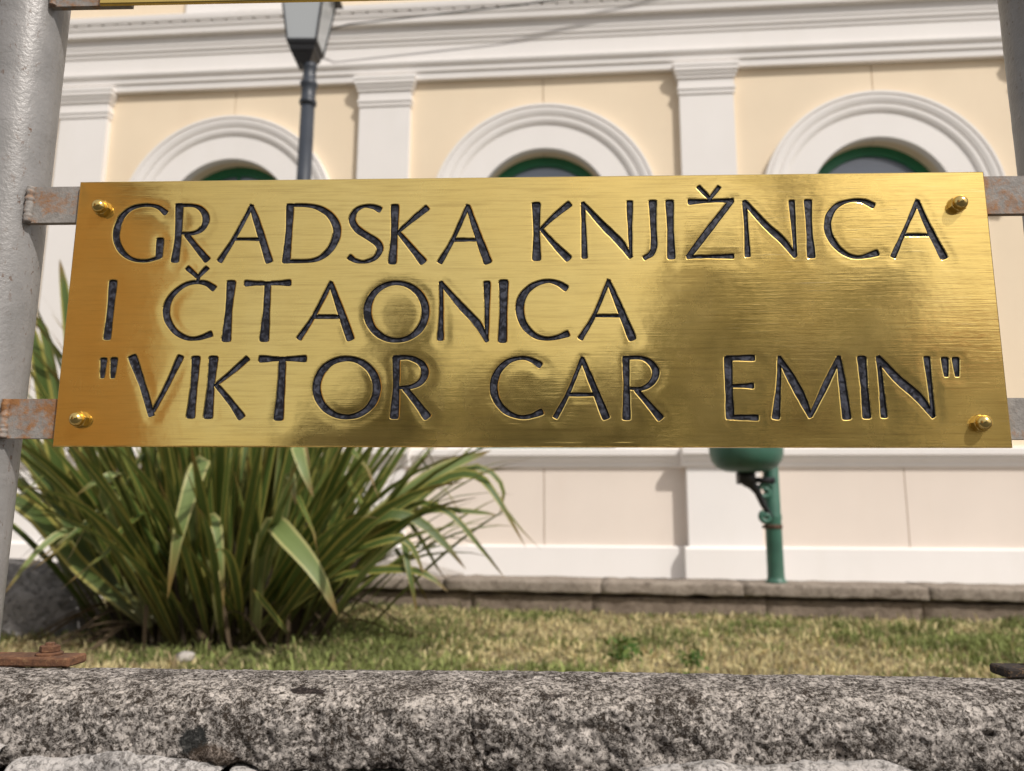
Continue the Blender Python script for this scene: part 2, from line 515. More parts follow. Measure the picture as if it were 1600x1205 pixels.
def leaf_mat(name, green, green2, yellow, dead=False):
    m, nt, b = nodes_of(name)
    uv = nt.nodes.new('ShaderNodeUVMap')
    sx = N(nt, 'ShaderNodeSeparateXYZ'); nt.links.new(uv.outputs[0], sx.inputs[0])
    oi = nt.nodes.new('ShaderNodeObjectInfo')
    mp = nt.nodes.new('ShaderNodeMapping'); mp.inputs['Scale'].default_value = (26, 0.7, 1)
    off = N(nt, 'ShaderNodeCombineXYZ'); nt.links.new(math_(nt, 'MULTIPLY', oi.outputs['Random'], 37.0), off.inputs[0])
    nt.links.new(off.outputs[0], mp.inputs['Location'])
    nt.links.new(uv.outputs[0], mp.inputs['Vector'])
    st = noise(nt, mp.outputs[0], 1.0, 4, 0.7)
    edge = math_(nt, 'ABSOLUTE', math_(nt, 'SUBTRACT', sx.outputs[0], 0.5))
    e2 = math_(nt, 'ADD', edge, math_(nt, 'MULTIPLY', math_(nt, 'SUBTRACT', st, 0.5), 0.22))
    g = mix(nt, ramp(nt, st, [(0.3, 0), (0.7, 1)]), green, green2)
    wid = math_(nt, 'MULTIPLY', oi.outputs['Random'], 0.12)
    ye = ramp(nt, math_(nt, 'ADD', e2, wid), [(0.395, 0), (0.46, 0.9)])
    c = mix(nt, ye, g, yellow)
    tip = ramp(nt, math_(nt, 'ADD', sx.outputs[1], math_(nt, 'MULTIPLY', st, 0.08)), [(0.87, 0), (0.98, 0.85)])
    c = mix(nt, tip, c, (0.22, 0.13, 0.04))
    low = ramp(nt, sx.outputs[1], [(0.02, 0.85), (0.32, 0)])  # leaf feet darkened: clump shade painted in along with the dead leaf bases
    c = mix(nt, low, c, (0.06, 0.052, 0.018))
    nt.links.new(c, b.inputs['Base Color'])
    b.inputs['Roughness'].default_value = 0.42 if not dead else 0.85
    b.inputs['Specular IOR Level'].default_value = 0.45
    bump(nt, b, st, 0.3, 0.003)
    # a thin leaf lets some sun through
    tr = nt.nodes.new('ShaderNodeBsdfTranslucent')
    nt.links.new(c, tr.inputs[0])
    ms = nt.nodes.new('ShaderNodeMixShader'); ms.inputs[0].default_value = 0.22
    out = nt.nodes['Material Output']
    nt.links.new(b.outputs[0], ms.inputs[1]); nt.links.new(tr.outputs[0], ms.inputs[2])
    nt.links.new(ms.outputs[0], out.inputs[0])
    return m
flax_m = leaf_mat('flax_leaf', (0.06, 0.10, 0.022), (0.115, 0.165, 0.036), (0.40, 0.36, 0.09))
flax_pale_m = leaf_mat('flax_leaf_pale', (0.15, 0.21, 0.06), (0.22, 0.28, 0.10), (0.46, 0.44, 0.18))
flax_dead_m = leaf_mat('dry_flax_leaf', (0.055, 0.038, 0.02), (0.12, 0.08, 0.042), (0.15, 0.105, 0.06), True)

def attr_mat(name, rough=0.8, trans=0.25, attr='tint'):
    m, nt, b = nodes_of(name)
    a = nt.nodes.new('ShaderNodeAttribute'); a.attribute_name = attr
    nt.links.new(a.outputs['Color'], b.inputs['Base Color'])
    b.inputs['Roughness'].default_value = rough
    b.inputs['Specular IOR Level'].default_value = 0.3
    tr = nt.nodes.new('ShaderNodeBsdfTranslucent')
    nt.links.new(a.outputs['Color'], tr.inputs[0])
    ms = nt.nodes.new('ShaderNodeMixShader'); ms.inputs[0].default_value = trans
    nt.links.new(b.outputs[0], ms.inputs[1]); nt.links.new(tr.outputs[0], ms.inputs[2])
    nt.links.new(ms.outputs[0], nt.nodes['Material Output'].inputs[0])
    return m
grass_m = attr_mat('grass_blades')
foliage_m = attr_mat('tree_foliage', 0.6, 0.2)

def two_tone(name, a, c2, scale, rough=0.9, bs=0.3, bd=0.01):
    m, nt, b = nodes_of(name)
    v = mapping(nt)
    n1 = noise(nt, v, scale, 6, 0.65)
    nt.links.new(mix(nt, ramp(nt, n1, [(0.35, 0), (0.65, 1)]), a, c2), b.inputs['Base Color'])
    b.inputs['Roughness'].default_value = rough
    bump(nt, b, noise(nt, v, scale * 8, 4), bs, bd)
    return m
soil_m = two_tone('lawn_soil', (0.10, 0.085, 0.04), (0.20, 0.16, 0.085), 4)
asphalt_m = two_tone('asphalt', (0.045, 0.045, 0.047), (0.065, 0.063, 0.06), 3)
paving_m = two_tone('paving', (0.30, 0.27, 0.24), (0.38, 0.35, 0.31), 3)
bark_m = two_tone('bark', (0.05, 0.035, 0.025), (0.11, 0.085, 0.06), 12)
ochre_m = two_tone('ochre_wall', (0.30, 0.17, 0.065), (0.38, 0.22, 0.09), 1.5)
pale_wall_m = two_tone('pale_wall', (0.55, 0.47, 0.33), (0.60, 0.52, 0.38), 1.5)
tile_m = two_tone('roof_tiles', (0.22, 0.085, 0.05), (0.30, 0.12, 0.07), 5)
shutter_m = paint('dark_shutter', (0.03, 0.06, 0.045), 0.6)
cable_m = paint('black_cable', (0.02, 0.02, 0.022), 0.6)

# ------------------------------------------------------------------ ground
KY, KX = 4.6, math.tan(math.radians(9.5))          # kerb line: y = KY - KX * x
LAWN = ZC - 0.52
PAVE = ZC - 0.535
tag(MB().add([(-300, -300, 0), (300, -300, 0), (300, 0.75, 0), (-300, 0.75, 0)], [(0, 1, 2, 3)]).build('street', asphalt_m), kind='structure')
tag(MB().add([(-300, 0.75, 0.004), (300, 0.75, 0.004), (300, 300, 0.004), (-300, 300, 0.004)], [(0, 1, 2, 3)]).build('terrain', soil_m), kind='structure')
# lawn sheet, gently uneven
xs, ys = np.linspace(-7, 7, 141), np.linspace(0, 1, 46)
X, T = np.meshgrid(xs, ys)
Y = 0.66 + T * ((KY + 0.02 - KX * X) - 0.66)
P0 = np.stack([X, Y, np.zeros_like(X)], -1)
lawn_dz = lambda P: fbm(P, 1.1, 3, 0.5, 3) * 0.018
P0[..., 2] = LAWN - 0.015 + lawn_dz(P0)
tag(grid_mesh('lawn', P0, soil_m), kind='structure')
# terrace paving behind the kerb
tag(MB().add([(-9, KY + .2 + 9 * KX, PAVE), (9, KY + .2 - 9 * KX, PAVE), (9, 8, PAVE), (-9, 8, PAVE)], [(0, 1, 2, 3)]).build('terrace_paving', paving_m), kind='structure')

# ------------------------------------------------------------------ the library facade
YB = 0.08165696
bld = empty('library_building', (0, 6.5, ZC), -YB, 'cream and white library facade with arched green windows and white pilasters', 'building')
PIL = [-1.18 + 2.905 * k for k in range(-2, 4)]         # pilaster centres
ARC = [0.2725 + 2.905 * k for k in range(-2, 3)]        # arch centres
UL, UR = PIL[0] - 0.235, PIL[-1] + 0.235
V0, VD, VS, VA = -0.56, 0.42, 0.575, 3.98               # foot, dado top, sill top, architrave foot
AC, AR = 2.68, 0.60                                     # arch centre height and radius
DEP = 0.22

core = MB()
core.box(UL, UR, 0.235, 5.0, V0, 4.72)
core.build('core', joint_m, bld)
G = 0.004
for a in ARC:
    MB().box(a - 0.02, a + 0.02, 0.012, DEP, AC + AR + 0.02, VA).build('panel_joint', joint_m, bld)
    MB().box(a - 0.02, a + 0.02, 0.012, DEP, V0, VD).build('panel_joint', joint_m, bld)
def arc(cx, r, a0, a1, n, cz=AC):
    return [(cx + r * math.cos(a0 + (a1 - a0) * i / n), cz + r * math.sin(a0 + (a1 - a0) * i / n)) for i in range(n + 1)]
for k, a in enumerate(ARC):
    l, r_ = PIL[k] + 0.2, PIL[k + 1] - 0.2
    # left and right panels of the bay, each with its half of the window opening cut out
    pl = [(l, VS), (a - AR, VS)] + arc(a, AR, math.pi, math.pi / 2 + 0.01, 20) + [(a - G, AC + AR), (a - G, VA), (l, VA)]
    pr = [(a + AR, VS), (r_, VS), (r_, VA), (a + G, VA), (a + G, AC + AR)] + arc(a, AR, math.pi / 2 - 0.01, 0, 20)
    MB().prism(pl, 0, DEP).build('wall_panel', cream, bld)
    MB().prism(pr, 0, DEP).build('wall_panel', cream, bld)
    # dado panels below the sill
    MB().box(l, a - G, 0.0, DEP, -0.25, VD + 0.02).build('dado_panel', pinkish, bld)
    MB().box(a + G, r_, 0.0, DEP, -0.25, VD + 0.02).build('dado_panel', pinkish, bld)
    # moulded archivolt: rings stepping out, then a broad flat band
    prof = [(AR - 0.002, 0.05), (AR - 0.002, -0.028), (0.825, -0.028), (0.832, -0.040), (0.86, -0.052), (0.893, -0.054), (0.900, -0.046), (0.905, -0.058), (0.94, -0.070), (0.968, -0.072), (0.976, -0.060), (0.985, -0.074), (1.008, -0.074), (1.015, 0.01)]
    v, f = [], []
    path = [(a, VS)] + [None] * 49 + [(a, VS)]
    cols_ = []
    for i in range(51):
        if i == 0: cols_.append([(a - rr, q, 2.60) for rr, q in prof])
        elif i == 50: cols_.append([(a + rr, q, 2.60) for rr, q in prof])
        else:
            t = math.pi - math.pi * (i - 1) / 48
            cols_.append([(a + rr * math.cos(t), q, AC + rr * math.sin(t)) for rr, q in prof])
    n = len(prof)
    for c_ in cols_: v += c_
    for i in range(50):
        for j in range(n - 1):
            f.append((i * n + j, i * n + j + 1, (i + 1) * n + j + 1, (i + 1) * n + j))
    f += [tuple(range(n)), tuple(range(50 * n + n - 1, 50 * n - 1, -1))]
    new_mesh('archivolt', v, f, white, bld)
    for sx in (-1, 1):
        MB().box(min(a + sx * .598, a + sx * .82), max(a + sx * .598, a + sx * .82), -0.026, 0.05, VS + .002, 2.599).build('window_jamb', white, bld)
    # window: green arched frame with a central bar and a transom, glass set behind it
    ro, ri, y0, y1 = AR + 0.004, AR - 0.085, 0.155, 0.215
    outer = [(a - ro, VS + .002)] + arc(a, ro, math.pi, 0, 40) + [(a + ro, VS + .002)]
    inner = [(a - ri, VS + .07)] + arc(a, ri, math.pi, 0, 40) + [(a + ri, VS + .07)]
    mb = MB()
    m_ = len(outer)
    v = [(x, y0, z) for x, z in outer] + [(x, y0, z) for x, z in inner] + [(x, y0 + .035, z) for x, z in inner]
    f = [(i, m_ + i, m_ + (i + 1) % m_, (i + 1) % m_) for i in range(m_)] + [(m_ + i, 2 * m_ + i, 2 * m_ + (i + 1) % m_, m_ + (i + 1) % m_) for i in range(m_)]
    mb.add(v, f)
    win = mb.build('window', green_wood, bld)
    win['label'] = 'arched window with a dark green frame'
    fb = MB().box(a - .018, a + .018, y0 + .02, y0 + .045, VS + .06, AC + ri + .01 if k == 1 else 1.9).box(a - ri - .01, a + ri + .01, y0 + .012, y0 + .05, 1.9, 1.98)
    fb.build('glazing_bar', green_wood, win)
    MB().prism([(a - ri - .02, VS + .05)] + [(a + ri + .02, VS + .05)] + arc(a, ri + .02, 0, math.pi, 40), y0 + .03, y0 + .036).build('pane', pane_m, win)

# plinth with a soft top fillet
pp = lambda q: [(-q, V0), (-q, -0.232), (-q + .012, -0.218), (0.06, -0.214), (0.06, V0)]
MB().sweep_x(pp(0.035), UL, UR).build('plinth', white, bld)
# pilasters: pedestal, shaft, necking and capital are separate pieces
for p_ in PIL:
    MB().sweep_x([(-0.145, V0), (-0.145, -0.235), (-0.125, -0.215), (0.1, -0.215), (0.1, V0)], p_ - 0.325, p_ + 0.325).build('pedestal_base', white, bld)
    MB().box(p_ - 0.29, p_ + 0.29, -0.11, 0.1, -0.216, VD + .01).build('pedestal', white, bld)
    sh = MB().box(p_ - 0.236, p_ + 0.236, -0.062, 0.1, VS - .01, VA + .03).build('pilaster', white, bld)
    cap = MB()
    nk = 0.236
    for (z0, z1, ex) in ((3.765, 3.79, 0.018), (3.725, 3.765, 0.010), (3.79, 3.872, 0.008), (3.872, 3.905, 0.022), (3.905, 3.935, 0.034), (3.935, 3.975, 0.046), (3.975, 4.012, 0.052)):
        cap.box(p_ - nk - ex, p_ + nk + ex, -0.062 - ex, 0.05, z0, z1)
    cap.build('capital', white, sh)
    bs_ = MB()
    for (z0, z1, ex) in ((VS, VS + 0.10, 0.03), (VS + 0.10, VS + 0.14, 0.018)):
        bs_.box(p_ - nk - ex, p_ + nk + ex, -0.062 - ex, 0.05, z0 - .004, z1)
    bs_.build('pilaster_foot', white, sh)

# sill ledge running along the whole front, breaking forward over each pedestal
led = lambda q: [(0.05, .418), (-.01 - q, .418), (-.022 - q, .43), (-.028 - q, .462), (-.05 - q, .474), (-.062 - q, .50), (-.066 - q, .512), (-.088 - q, .516), (-.09 - q, .565), (-.075 - q, .577), (0.05, .582)]
MB().sweep_x(led(0), UL, UR).build('sill_ledge', white, bld)
for p_ in PIL:
    MB().sweep_x([(y - .0, z + .0015) for y, z in led(0.115)], p_ - 0.33, p_ + 0.33).build('sill_ledge_break', white, bld)

# entablature: architrave, frieze and cornice swept along the front
ent = [(0.06, 3.982), (-0.055, 3.982), (-0.058, 4.045), (-0.072, 4.052), (-0.076, 4.10), (-0.088, 4.108), (-0.098, 4.128), (-0.100, 4.142), (-0.062, 4.158), (-0.060, 4.322),
       (-0.070, 4.330), (-0.076, 4.366), (-0.086, 4.372), (-0.092, 4.410), (-0.098, 4.416), (-0.100, 4.500), (-0.148, 4.506), (-0.152, 4.560), (-0.160, 4.566), (-0.166, 4.592), (-0.168, 4.600), (0.06, 4.600)]
MB().sweep_x(ent, UL - .1, UR + .1).build('cornice', white, bld)
lip = [(0.06, 4.618), (-0.178, 4.618), (-0.184, 4.64), (-0.186, 4.682), (-0.172, 4.694), (0.06, 4.72)]
MB().sweep_x(lip, UL - .1, UR + .1).build('cornice_lip', white, bld)
tooth = bpy.data.meshes.new('dentil')
_t = MB().box(-0.052, 0.052, -0.171, 0.05, 4.5995, 4.619)
tooth.from_pydata(_t.v, [], _t.f); tooth.materials.append(white); tooth.update()
k = 0
u = UL
while u < UR:
    d = link('dentil', tooth, bld); d.location = (u, 0, 0); u += 0.135
# upper storey, set back behind the cornice
MB().box(UL, UR, 0.03, 4.9, 4.70, 7.2).build('upper_wall', cream, bld)
for a in ARC:
    MB().box(a - 0.56, a + 0.56, -0.012, 0.05, 4.702, 6.6).build('upper_window_surround', white, bld)
    w = MB().box(a - 0.36, a + 0.36, -0.016, 0.05, 5.05, 6.3).build('upper_window', green_wood, bld)
    MB().box(a - 0.30, a - 0.02, -0.019, 0.02, 5.11, 6.24).box(a + 0.02, a + 0.30, -0.019, 0.02, 5.11, 6.24).build('pane', pane_m, w)
MB().sweep_x([(0.0, 7.2), (-0.35, 7.22), (-0.36, 7.36), (0.0, 7.38), (2.5, 8.6), (5.1, 7.38), (5.1, 7.2)], UL - .3, UR + .3).build('roof', tile_m, bld)

# ------------------------------------------------------------------ low kerb wall below the terrace
kerb = empty('low_kerb_wall', (0, KY, LAWN), -math.radians(9.5), 'low brown stone kerb wall with a worn cap between lawn and terrace', 'wall')
def soft_block(name, x0, x1, y0, y1, z0, z1, c, mat, parent, amp=0.006, seed=0, nx=14):
    """a worn stone: rounded box shell pushed about by noise"""
    def side(u, w, s):
        return u
    hx, hy, hz = (x1 - x0) / 2, (y1 - y0) / 2, (z1 - z0) / 2
    cx, cy, cz = (x0 + x1) / 2, (y0 + y1) / 2, (z0 + z1) / 2
    prof = []
    na = 7
    for (sy, sz) in ((-1, -1), (-1, 1), (1, 1), (1, -1)):
        a0 = {(-1, -1): 1.5, (-1, 1): 1.0, (1, 1): 0.5, (1, -1): 0.0}[(sy, sz)] * math.pi
        for i in range(na):
            a = a0 - i / (na - 1) * math.pi / 2
            prof.append((cy + sy * (hy - c) + c * math.cos(a), cz + sz * (hz - c) + c * math.sin(a)))
    # densify long straight runs
    pr = []
    for i in range(len(prof)):
        a, b = np.array(prof[i]), np.array(prof[(i + 1) % len(prof)])
        k_ = max(1, int(np.linalg.norm(b - a) / max(0.02, (z1 - z0) / 6)))
        for j in range(k_): pr.append(a + (b - a) * j / k_)
    pr.append(pr[0])
    pr = np.array(pr)
    us = np.concatenate([[0, 0.0], np.linspace(0, 1, nx), [1, 1]])
    ins = np.concatenate([[1.0, 0.05], np.zeros(nx), [0.05, 1.0]])
    P = np.zeros((len(us), len(pr), 3))
    for i, (t, s) in enumerate(zip(us, ins)):
        P[i, :, 0] = x0 + (x1 - x0) * t + (c * 0.6 if i == 2 else -c * 0.6 if i == len(us) - 3 else 0) * 0
        P[i, :, 1] = cy + (pr[:, 0] - cy) * (1 - s)
        P[i, :, 2] = cz + (pr[:, 1] - cz) * (1 - s)
    d = fbm(P, 1.0 / max(0.02, hz * 1.2), 4, 0.55, seed) * amp
    d2 = fbm(P + 31.7, 1.0 / max(0.02, hz * 1.2), 4, 0.55, seed + 9) * amp
    P[..., 1] += d
    P[..., 2] += d2
    P[..., 0] += d * 0.6
    return grid_mesh(name, P[:, ::-1], mat, parent)
u = -1.02
i = 0
for w in (0.62, 0.92, 0.78, 0.95, 0.70, 0.88, 0.9, 1.0, 0.9, 0.95, 1.0):
    soft_block('cap_stone', u + .0006, u + w - .0006, -0.022, 0.36, 0.100, 0.167, 0.014, kerb_m, kerb, 0.010, 20 + i, 16)
    u += w; i += 1
u = -0.98
for w in (0.75, 0.7, 0.95, 0.8, 0.9, 0.75, 0.9, 1.0, 0.9, 0.95, 1.0):
    soft_block('face_stone', u + .0006, u + w - .0006, 0.014, 0.33, -0.08, 0.086, 0.012, kerb_face_m, kerb, 0.014, 50 + i, 16)
    u += w; i += 1

pb = MB().add([(-1.15, 4.95, LAWN), (-0.28, 4.85, LAWN), (-0.28, 5.5, LAWN), (-1.15, 5.6, LAWN),
               (-1.12, 4.98, ZC - .245), (-0.78, 4.93, ZC - .255), (-0.33, 4.88, ZC - .372), (-0.33, 5.45, ZC - .372), (-0.78, 5.5, ZC - .255), (-1.12, 5.55, ZC - .245)],
              [(0, 1, 6, 5, 4), (2, 3, 9, 8, 7), (1, 2, 7, 6), (3, 0, 4, 9), (4, 5, 8, 9), (5, 6, 7, 8), (0, 3, 2, 1)]).build('ramp_block', pale_rock_m)
tag(pb, 'pale sloping stone block behind the left end of the kerb wall', 'stone block')

# dark rock beside the plant
def boulder(name, loc, size, mat, seed, label, cat, rz=0.0, flat=0.75):
    th = np.linspace(0, math.pi, 26); ph = np.linspace(0, 2 * math.pi, 49)
    TH, PH = np.meshgrid(th, ph, indexing='ij')
    D = np.stack([np.sin(TH) * np.cos(PH), np.sin(TH) * np.sin(PH), np.cos(TH)], -1)
    s = np.sign(D) * np.abs(D) ** flat
    nz = fbm(D, 1.3, 3, 0.5, seed) * 0.22 + fbm(D, 6, 3, 0.5, seed + 4) * 0.05
    P = s * (1 + nz[..., None]) * np.array(size)
    c, s_ = math.cos(rz), math.sin(rz)
    o = grid_mesh(name, P, mat)
    o.location = loc
    o.rotation_euler = (0, 0, rz)
    return tag(o, label, cat)
boulder('dark_rock', (-2.55, 3.75, ZC - 0.52), (0.56, 0.28, 0.33), rock_m, 3, 'dark grey rock in the shade left of the flax plant', 'rock', 0.15, 0.6)
boulder('pebble', (-1.205, 2.985, ZC - 0.515), (0.034, 0.03, 0.022), pale_rock_m, 8, 'small pale stone lying in the dry grass', 'stone', 0.3, 0.9)

# ------------------------------------------------------------------ street lamp
lx, ly = -1.502, 5.2
lamp = empty('street_lamp', (lx, ly, PAVE), 0, 'dark slate-blue lamp post with a tapered square lantern', 'street lamp')
zc = ZC - PAVE
MB().lathe([(0.14, 0), (0.14, .06), (0.11, .10), (0.10, .5), (0.085, .56), (0.07, .62), (0.062, .8), (0.055, 2.4), (0.050, zc + 2.95)], 20).build('post', lamp_paint, lamp, True)
MB().lathe([(0.050, zc + 2.96), (0.062, zc + 2.975), (0.062, zc + 3.0), (0.052, zc + 3.01), (0.052, zc + 3.10), (0.062, zc + 3.115), (0.066, zc + 3.135), (0.058, zc + 3.15), (0.048, zc + 3.16), (0.046, zc + 3.25), (0.052, zc + 3.26), (0.052, zc + 3.29)], 20).build('collar', lamp_paint, lamp, True)
lan = bpy.data.objects.new('lantern', None); col.objects.link(lan); lan.parent = lamp
lan.location = (-0.04, 0, zc); lan.empty_display_size = .1
def frustum(mb, z0, h0, z1, h1):
    v = [(sx * h0, sy * h0, z0) for sx, sy in ((-1, -1), (1, -1), (1, 1), (-1, 1))] + [(sx * h1, sy * h1, z1) for sx, sy in ((-1, -1), (1, -1), (1, 1), (-1, 1))]
    return mb.add(v, [(3, 2, 1, 0), (4, 5, 6, 7), (0, 1, 5, 4), (1, 2, 6, 5), (2, 3, 7, 6), (3, 0, 4, 7)])
sk = MB()
frustum(sk, 3.28, 0.05, 3.36, 0.085); frustum(sk, 3.36, 0.088, 3.405, 0.098); frustum(sk, 3.406, 0.106, 3.435, 0.112)
sk.build('lantern_base', black_iron, lan)
gl = MB(); frustum(gl, 3.436, 0.104, 3.89, 0.165); gl.build('lantern_glass', opal_m, lan)
fr = MB()
for sx, sy in ((-1, -1), (1, -1), (1, 1), (-1, 1)):
    fr.tube([(sx * .107, sy * .107, 3.43), (sx * .168, sy * .168, 3.895)], 0.0085, 4)
frustum(fr, 3.89, 0.172, 3.905, 0.178)
fr.build('lantern_frame', black_iron, lan)
rf = MB(); frustum(rf, 3.905, 0.215, 3.935, 0.20); frustum(rf, 3.936, 0.195, 4.10, 0.07); frustum(rf, 4.101, 0.05, 4.17, 0.055); rf.lathe([(0.02, 4.17), (0.03, 4.2), (0.012, 4.24), (0.004, 4.28)], 10)
rf.build('lantern_roof', black_iron, lan)

_b = lambda u, v, q=0.24: (u * math.cos(YB) - q * math.sin(YB), 6.5 - u * math.sin(YB) - q * math.cos(YB), ZC + v)
cb = MB().tube([_b(-1.78, 4.43, .16), _b(-1.50, 4.447), _b(-0.02, 4.55), _b(0.75, 4.63), _b(1.62, 4.735), _b(2.6, 4.9), _b(3.4, 5.1, .02)], 0.007, 6).build('overhead_cable', cable_m)
tag(cb, 'thin dark cable slanting across the cornice right of the lantern', 'cable')

# ------------------------------------------------------------------ green iron stand on the kerb
gs = empty('green_bowl_stand', (1.507, 4.5, ZC - 0.355), 0, 'green iron post carrying a round bowl on a scrolled bracket', 'bowl stand')
MB().lathe([(0.062, 0), (0.062, .010), (0.05, .016), (0.048, .03), (0.047, .04), (0.046, .35), (0.049, .36), (0.049, .375), (0.045, .39), (0.043, 1.45), (0.03, 1.47), (0.0001, 1.48)], 20).build('post', green_iron, gs, True)
MB().lathe([(0.06, .618), (0.12, .624), (0.165, .645), (0.192, .68), (0.203, .72), (0.205, .76), (0.208, 1.0), (0.216, 1.01), (0.216, 1.03), (0.20, 1.035), (0.15, 1.10), (0.02, 1.15)], 36, -0.175, -0.12).build('bowl', green_iron, gs, True)
MB().lathe([(0.044, .30), (0.050, .303), (0.050, .325), (0.044, .328)], 20).box(-0.062, -0.04, -0.01, 0.01, .304, .323).build('clamp_ring', rust('brown_rust', (0.05, 0.03, 0.02), (0.12, 0.07, 0.045), 40), gs, True)
br = MB()
br.box(-0.215, -0.122, -0.115, -0.035, 0.553, 0.622, .006)
br.box(-0.165, 0.0, -0.075, -0.05, 0.56, 0.592)
br.tube([(-0.17, -.07, .572), (-0.13, -.065, .548), (-0.10, -.06, .51), (-0.07, -.05, .44), (-0.035, -.04, .385), (-0.012, -.03, .36)], [.032, .028, .022, .018, .016, .015], 8)
br.build('bracket', black_iron, gs, True)
def scroll(cx, cz, r, turns, y, ph):
    return [(cx + (r * (1 - 0.75 * i / 22)) * math.cos(ph + turns * 2 * math.pi * i / 22), y, cz + (r * (1 - 0.75 * i / 22)) * math.sin(ph + turns * 2 * math.pi * i / 22)) for i in range(23)]
MB().tube(scroll(-0.056, 0.512, 0.048, 1.3, -.055, 0.5), 0.014, 6).build('scroll', green_iron, gs, True)
MB().tube(scroll(-0.055, 0.368, 0.034, 1.2, -.045, 2.0), 0.015, 6).build('scroll', green_iron, gs, True)

# ------------------------------------------------------------------ New Zealand flax
flax = empty('flax_plant', (-1.27, 3.55, LAWN), 0, 'large flax plant with long arching yellow-edged green leaves', 'plant')
def strap(pts, widths, fold, name='leaf', mat=None, tilt=0.0, normal=None):
    """a sword leaf along pts (plant coordinates): two folded halves, uv.x across and uv.y along"""
    pts = [Vector(p) for p in pts]
    n = len(pts)
    v, f, uv = [], [], []
    for i, p in enumerate(pts):
        t = (pts[min(i + 1, n - 1)] - pts[max(i - 1, 0)]).normalized()
        ref = normal or Vector((0, 0, 1))
        s = t.cross(ref)
        if s.length < 0.15: s = t.cross(Vector((0.3, -1, 0.1)))
        s.normalize()
        up = s.cross(t).normalized()
        s2 = s * math.cos(tilt) + up * math.sin(tilt)
        up2 = s2.cross(t).normalized()
        w = widths[i] / 2
        fo = fold * (1 - 0.6 * i / n)
        v += [p - s2 * w * math.cos(fo) + up2 * w * math.sin(fo), p, p + s2 * w * math.cos(fo) + up2 * w * math.sin(fo)]
        uv += [(0, i / (n - 1)), (0.5, i / (n - 1)), (1, i / (n - 1))]
        if i:
            a = 3 * (i - 1)
            f += [(a, a + 1, a + 4, a + 3), (a + 1, a + 2, a + 5, a + 4)]
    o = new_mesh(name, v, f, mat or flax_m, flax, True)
    lay = o.data.uv_layers.new(name='UVMap')
    for l in o.data.loops:
        lay.data[l.index].uv = uv[l.vertex_index]
    return o
def wprof(n, w, base=0.45, peak=0.5):
    o = []
    for i in range(n):
        t = i / (n - 1)
        k = base + (1 - base) * math.sin(min(1, t / peak) * math.pi / 2) if t < peak else max(0.02, 1 - ((t - peak) / (1 - peak)) ** 1.8)
        o.append(w * k)
    return o
NL = 11
for i in range(272):
    # fans rise from a clump; outer leaves lean further and arch over
    q = i / 236
    az = rnd.uniform(0, 2 * math.pi)
    lean = math.radians(4 + 66 * (rnd.random() ** 0.9))
    if math.cos(az) < -0.3 and math.sin(az) < 0.2: lean = min(lean, math.radians(48))
    L = rnd.uniform(1.1, 1.82) * (1.0 - 0.22 * (lean / 1.25))
    br_ = 0.10 + 0.30 * rnd.random() * (0.35 + lean)
    bx, by = br_ * math.cos(az) * 1.25, br_ * math.sin(az) * 0.75
    az2 = az + rnd.gauss(0, 0.35)
    arch = rnd.uniform(0.15, 0.75) * (0.4 + lean)
    kink = rnd.random() < 0.22
    pts = []
    p = Vector((bx, by, 0.0))
    ang = lean * 0.75
    d = 0
    kp = rnd.uniform(0.5, 0.8)
    for k in range(NL):
        t = k / (NL - 1)
        pts.append(p.copy())
        a = ang + arch * t * t
        if kink and t > kp: a = max(a, rnd.uniform(2.2, 2.7))
        p = p + Vector((math.sin(a) * math.cos(az2), math.sin(a) * math.sin(az2), math.cos(a))) * (L / (NL - 1))
    if min(q_.z for q_ in pts[1:]) < 0.01:
        for q_ in pts: q_.z = max(q_.z, 0.012)
    w = rnd.uniform(0.028, 0.056)
    strap(pts, wprof(NL, w), rnd.uniform(0.25, 0.6), 'leaf', flax_m if rnd.random() < .9 else flax_pale_m, rnd.uniform(-0.5, 0.5))
for i in range(46):          # dry leaves collapsed round the foot
    az = rnd.uniform(0, 2 * math.pi); L = rnd.uniform(0.25, 0.6); hgt = rnd.uniform(0.04, 0.2)
    bx, by = rnd.uniform(.3, .55) * math.cos(az), rnd.uniform(.2, .42) * math.sin(az)
    az2 = az + rnd.gauss(0, .6)
    pts = []
    for k in range(NL):
        t = k / (NL - 1)
        pts.append((bx + L * t * math.cos(az2), by + L * t * math.sin(az2) * .7, max(0.01, hgt * math.sin(math.pi * min(1, .25 + t)) * (1 - .4 * t) + .012)))
    strap(pts, wprof(NL, rnd.uniform(.012, .026)), 0.5, 'dry_leaf', flax_dead_m, rnd.uniform(-.6, .6))
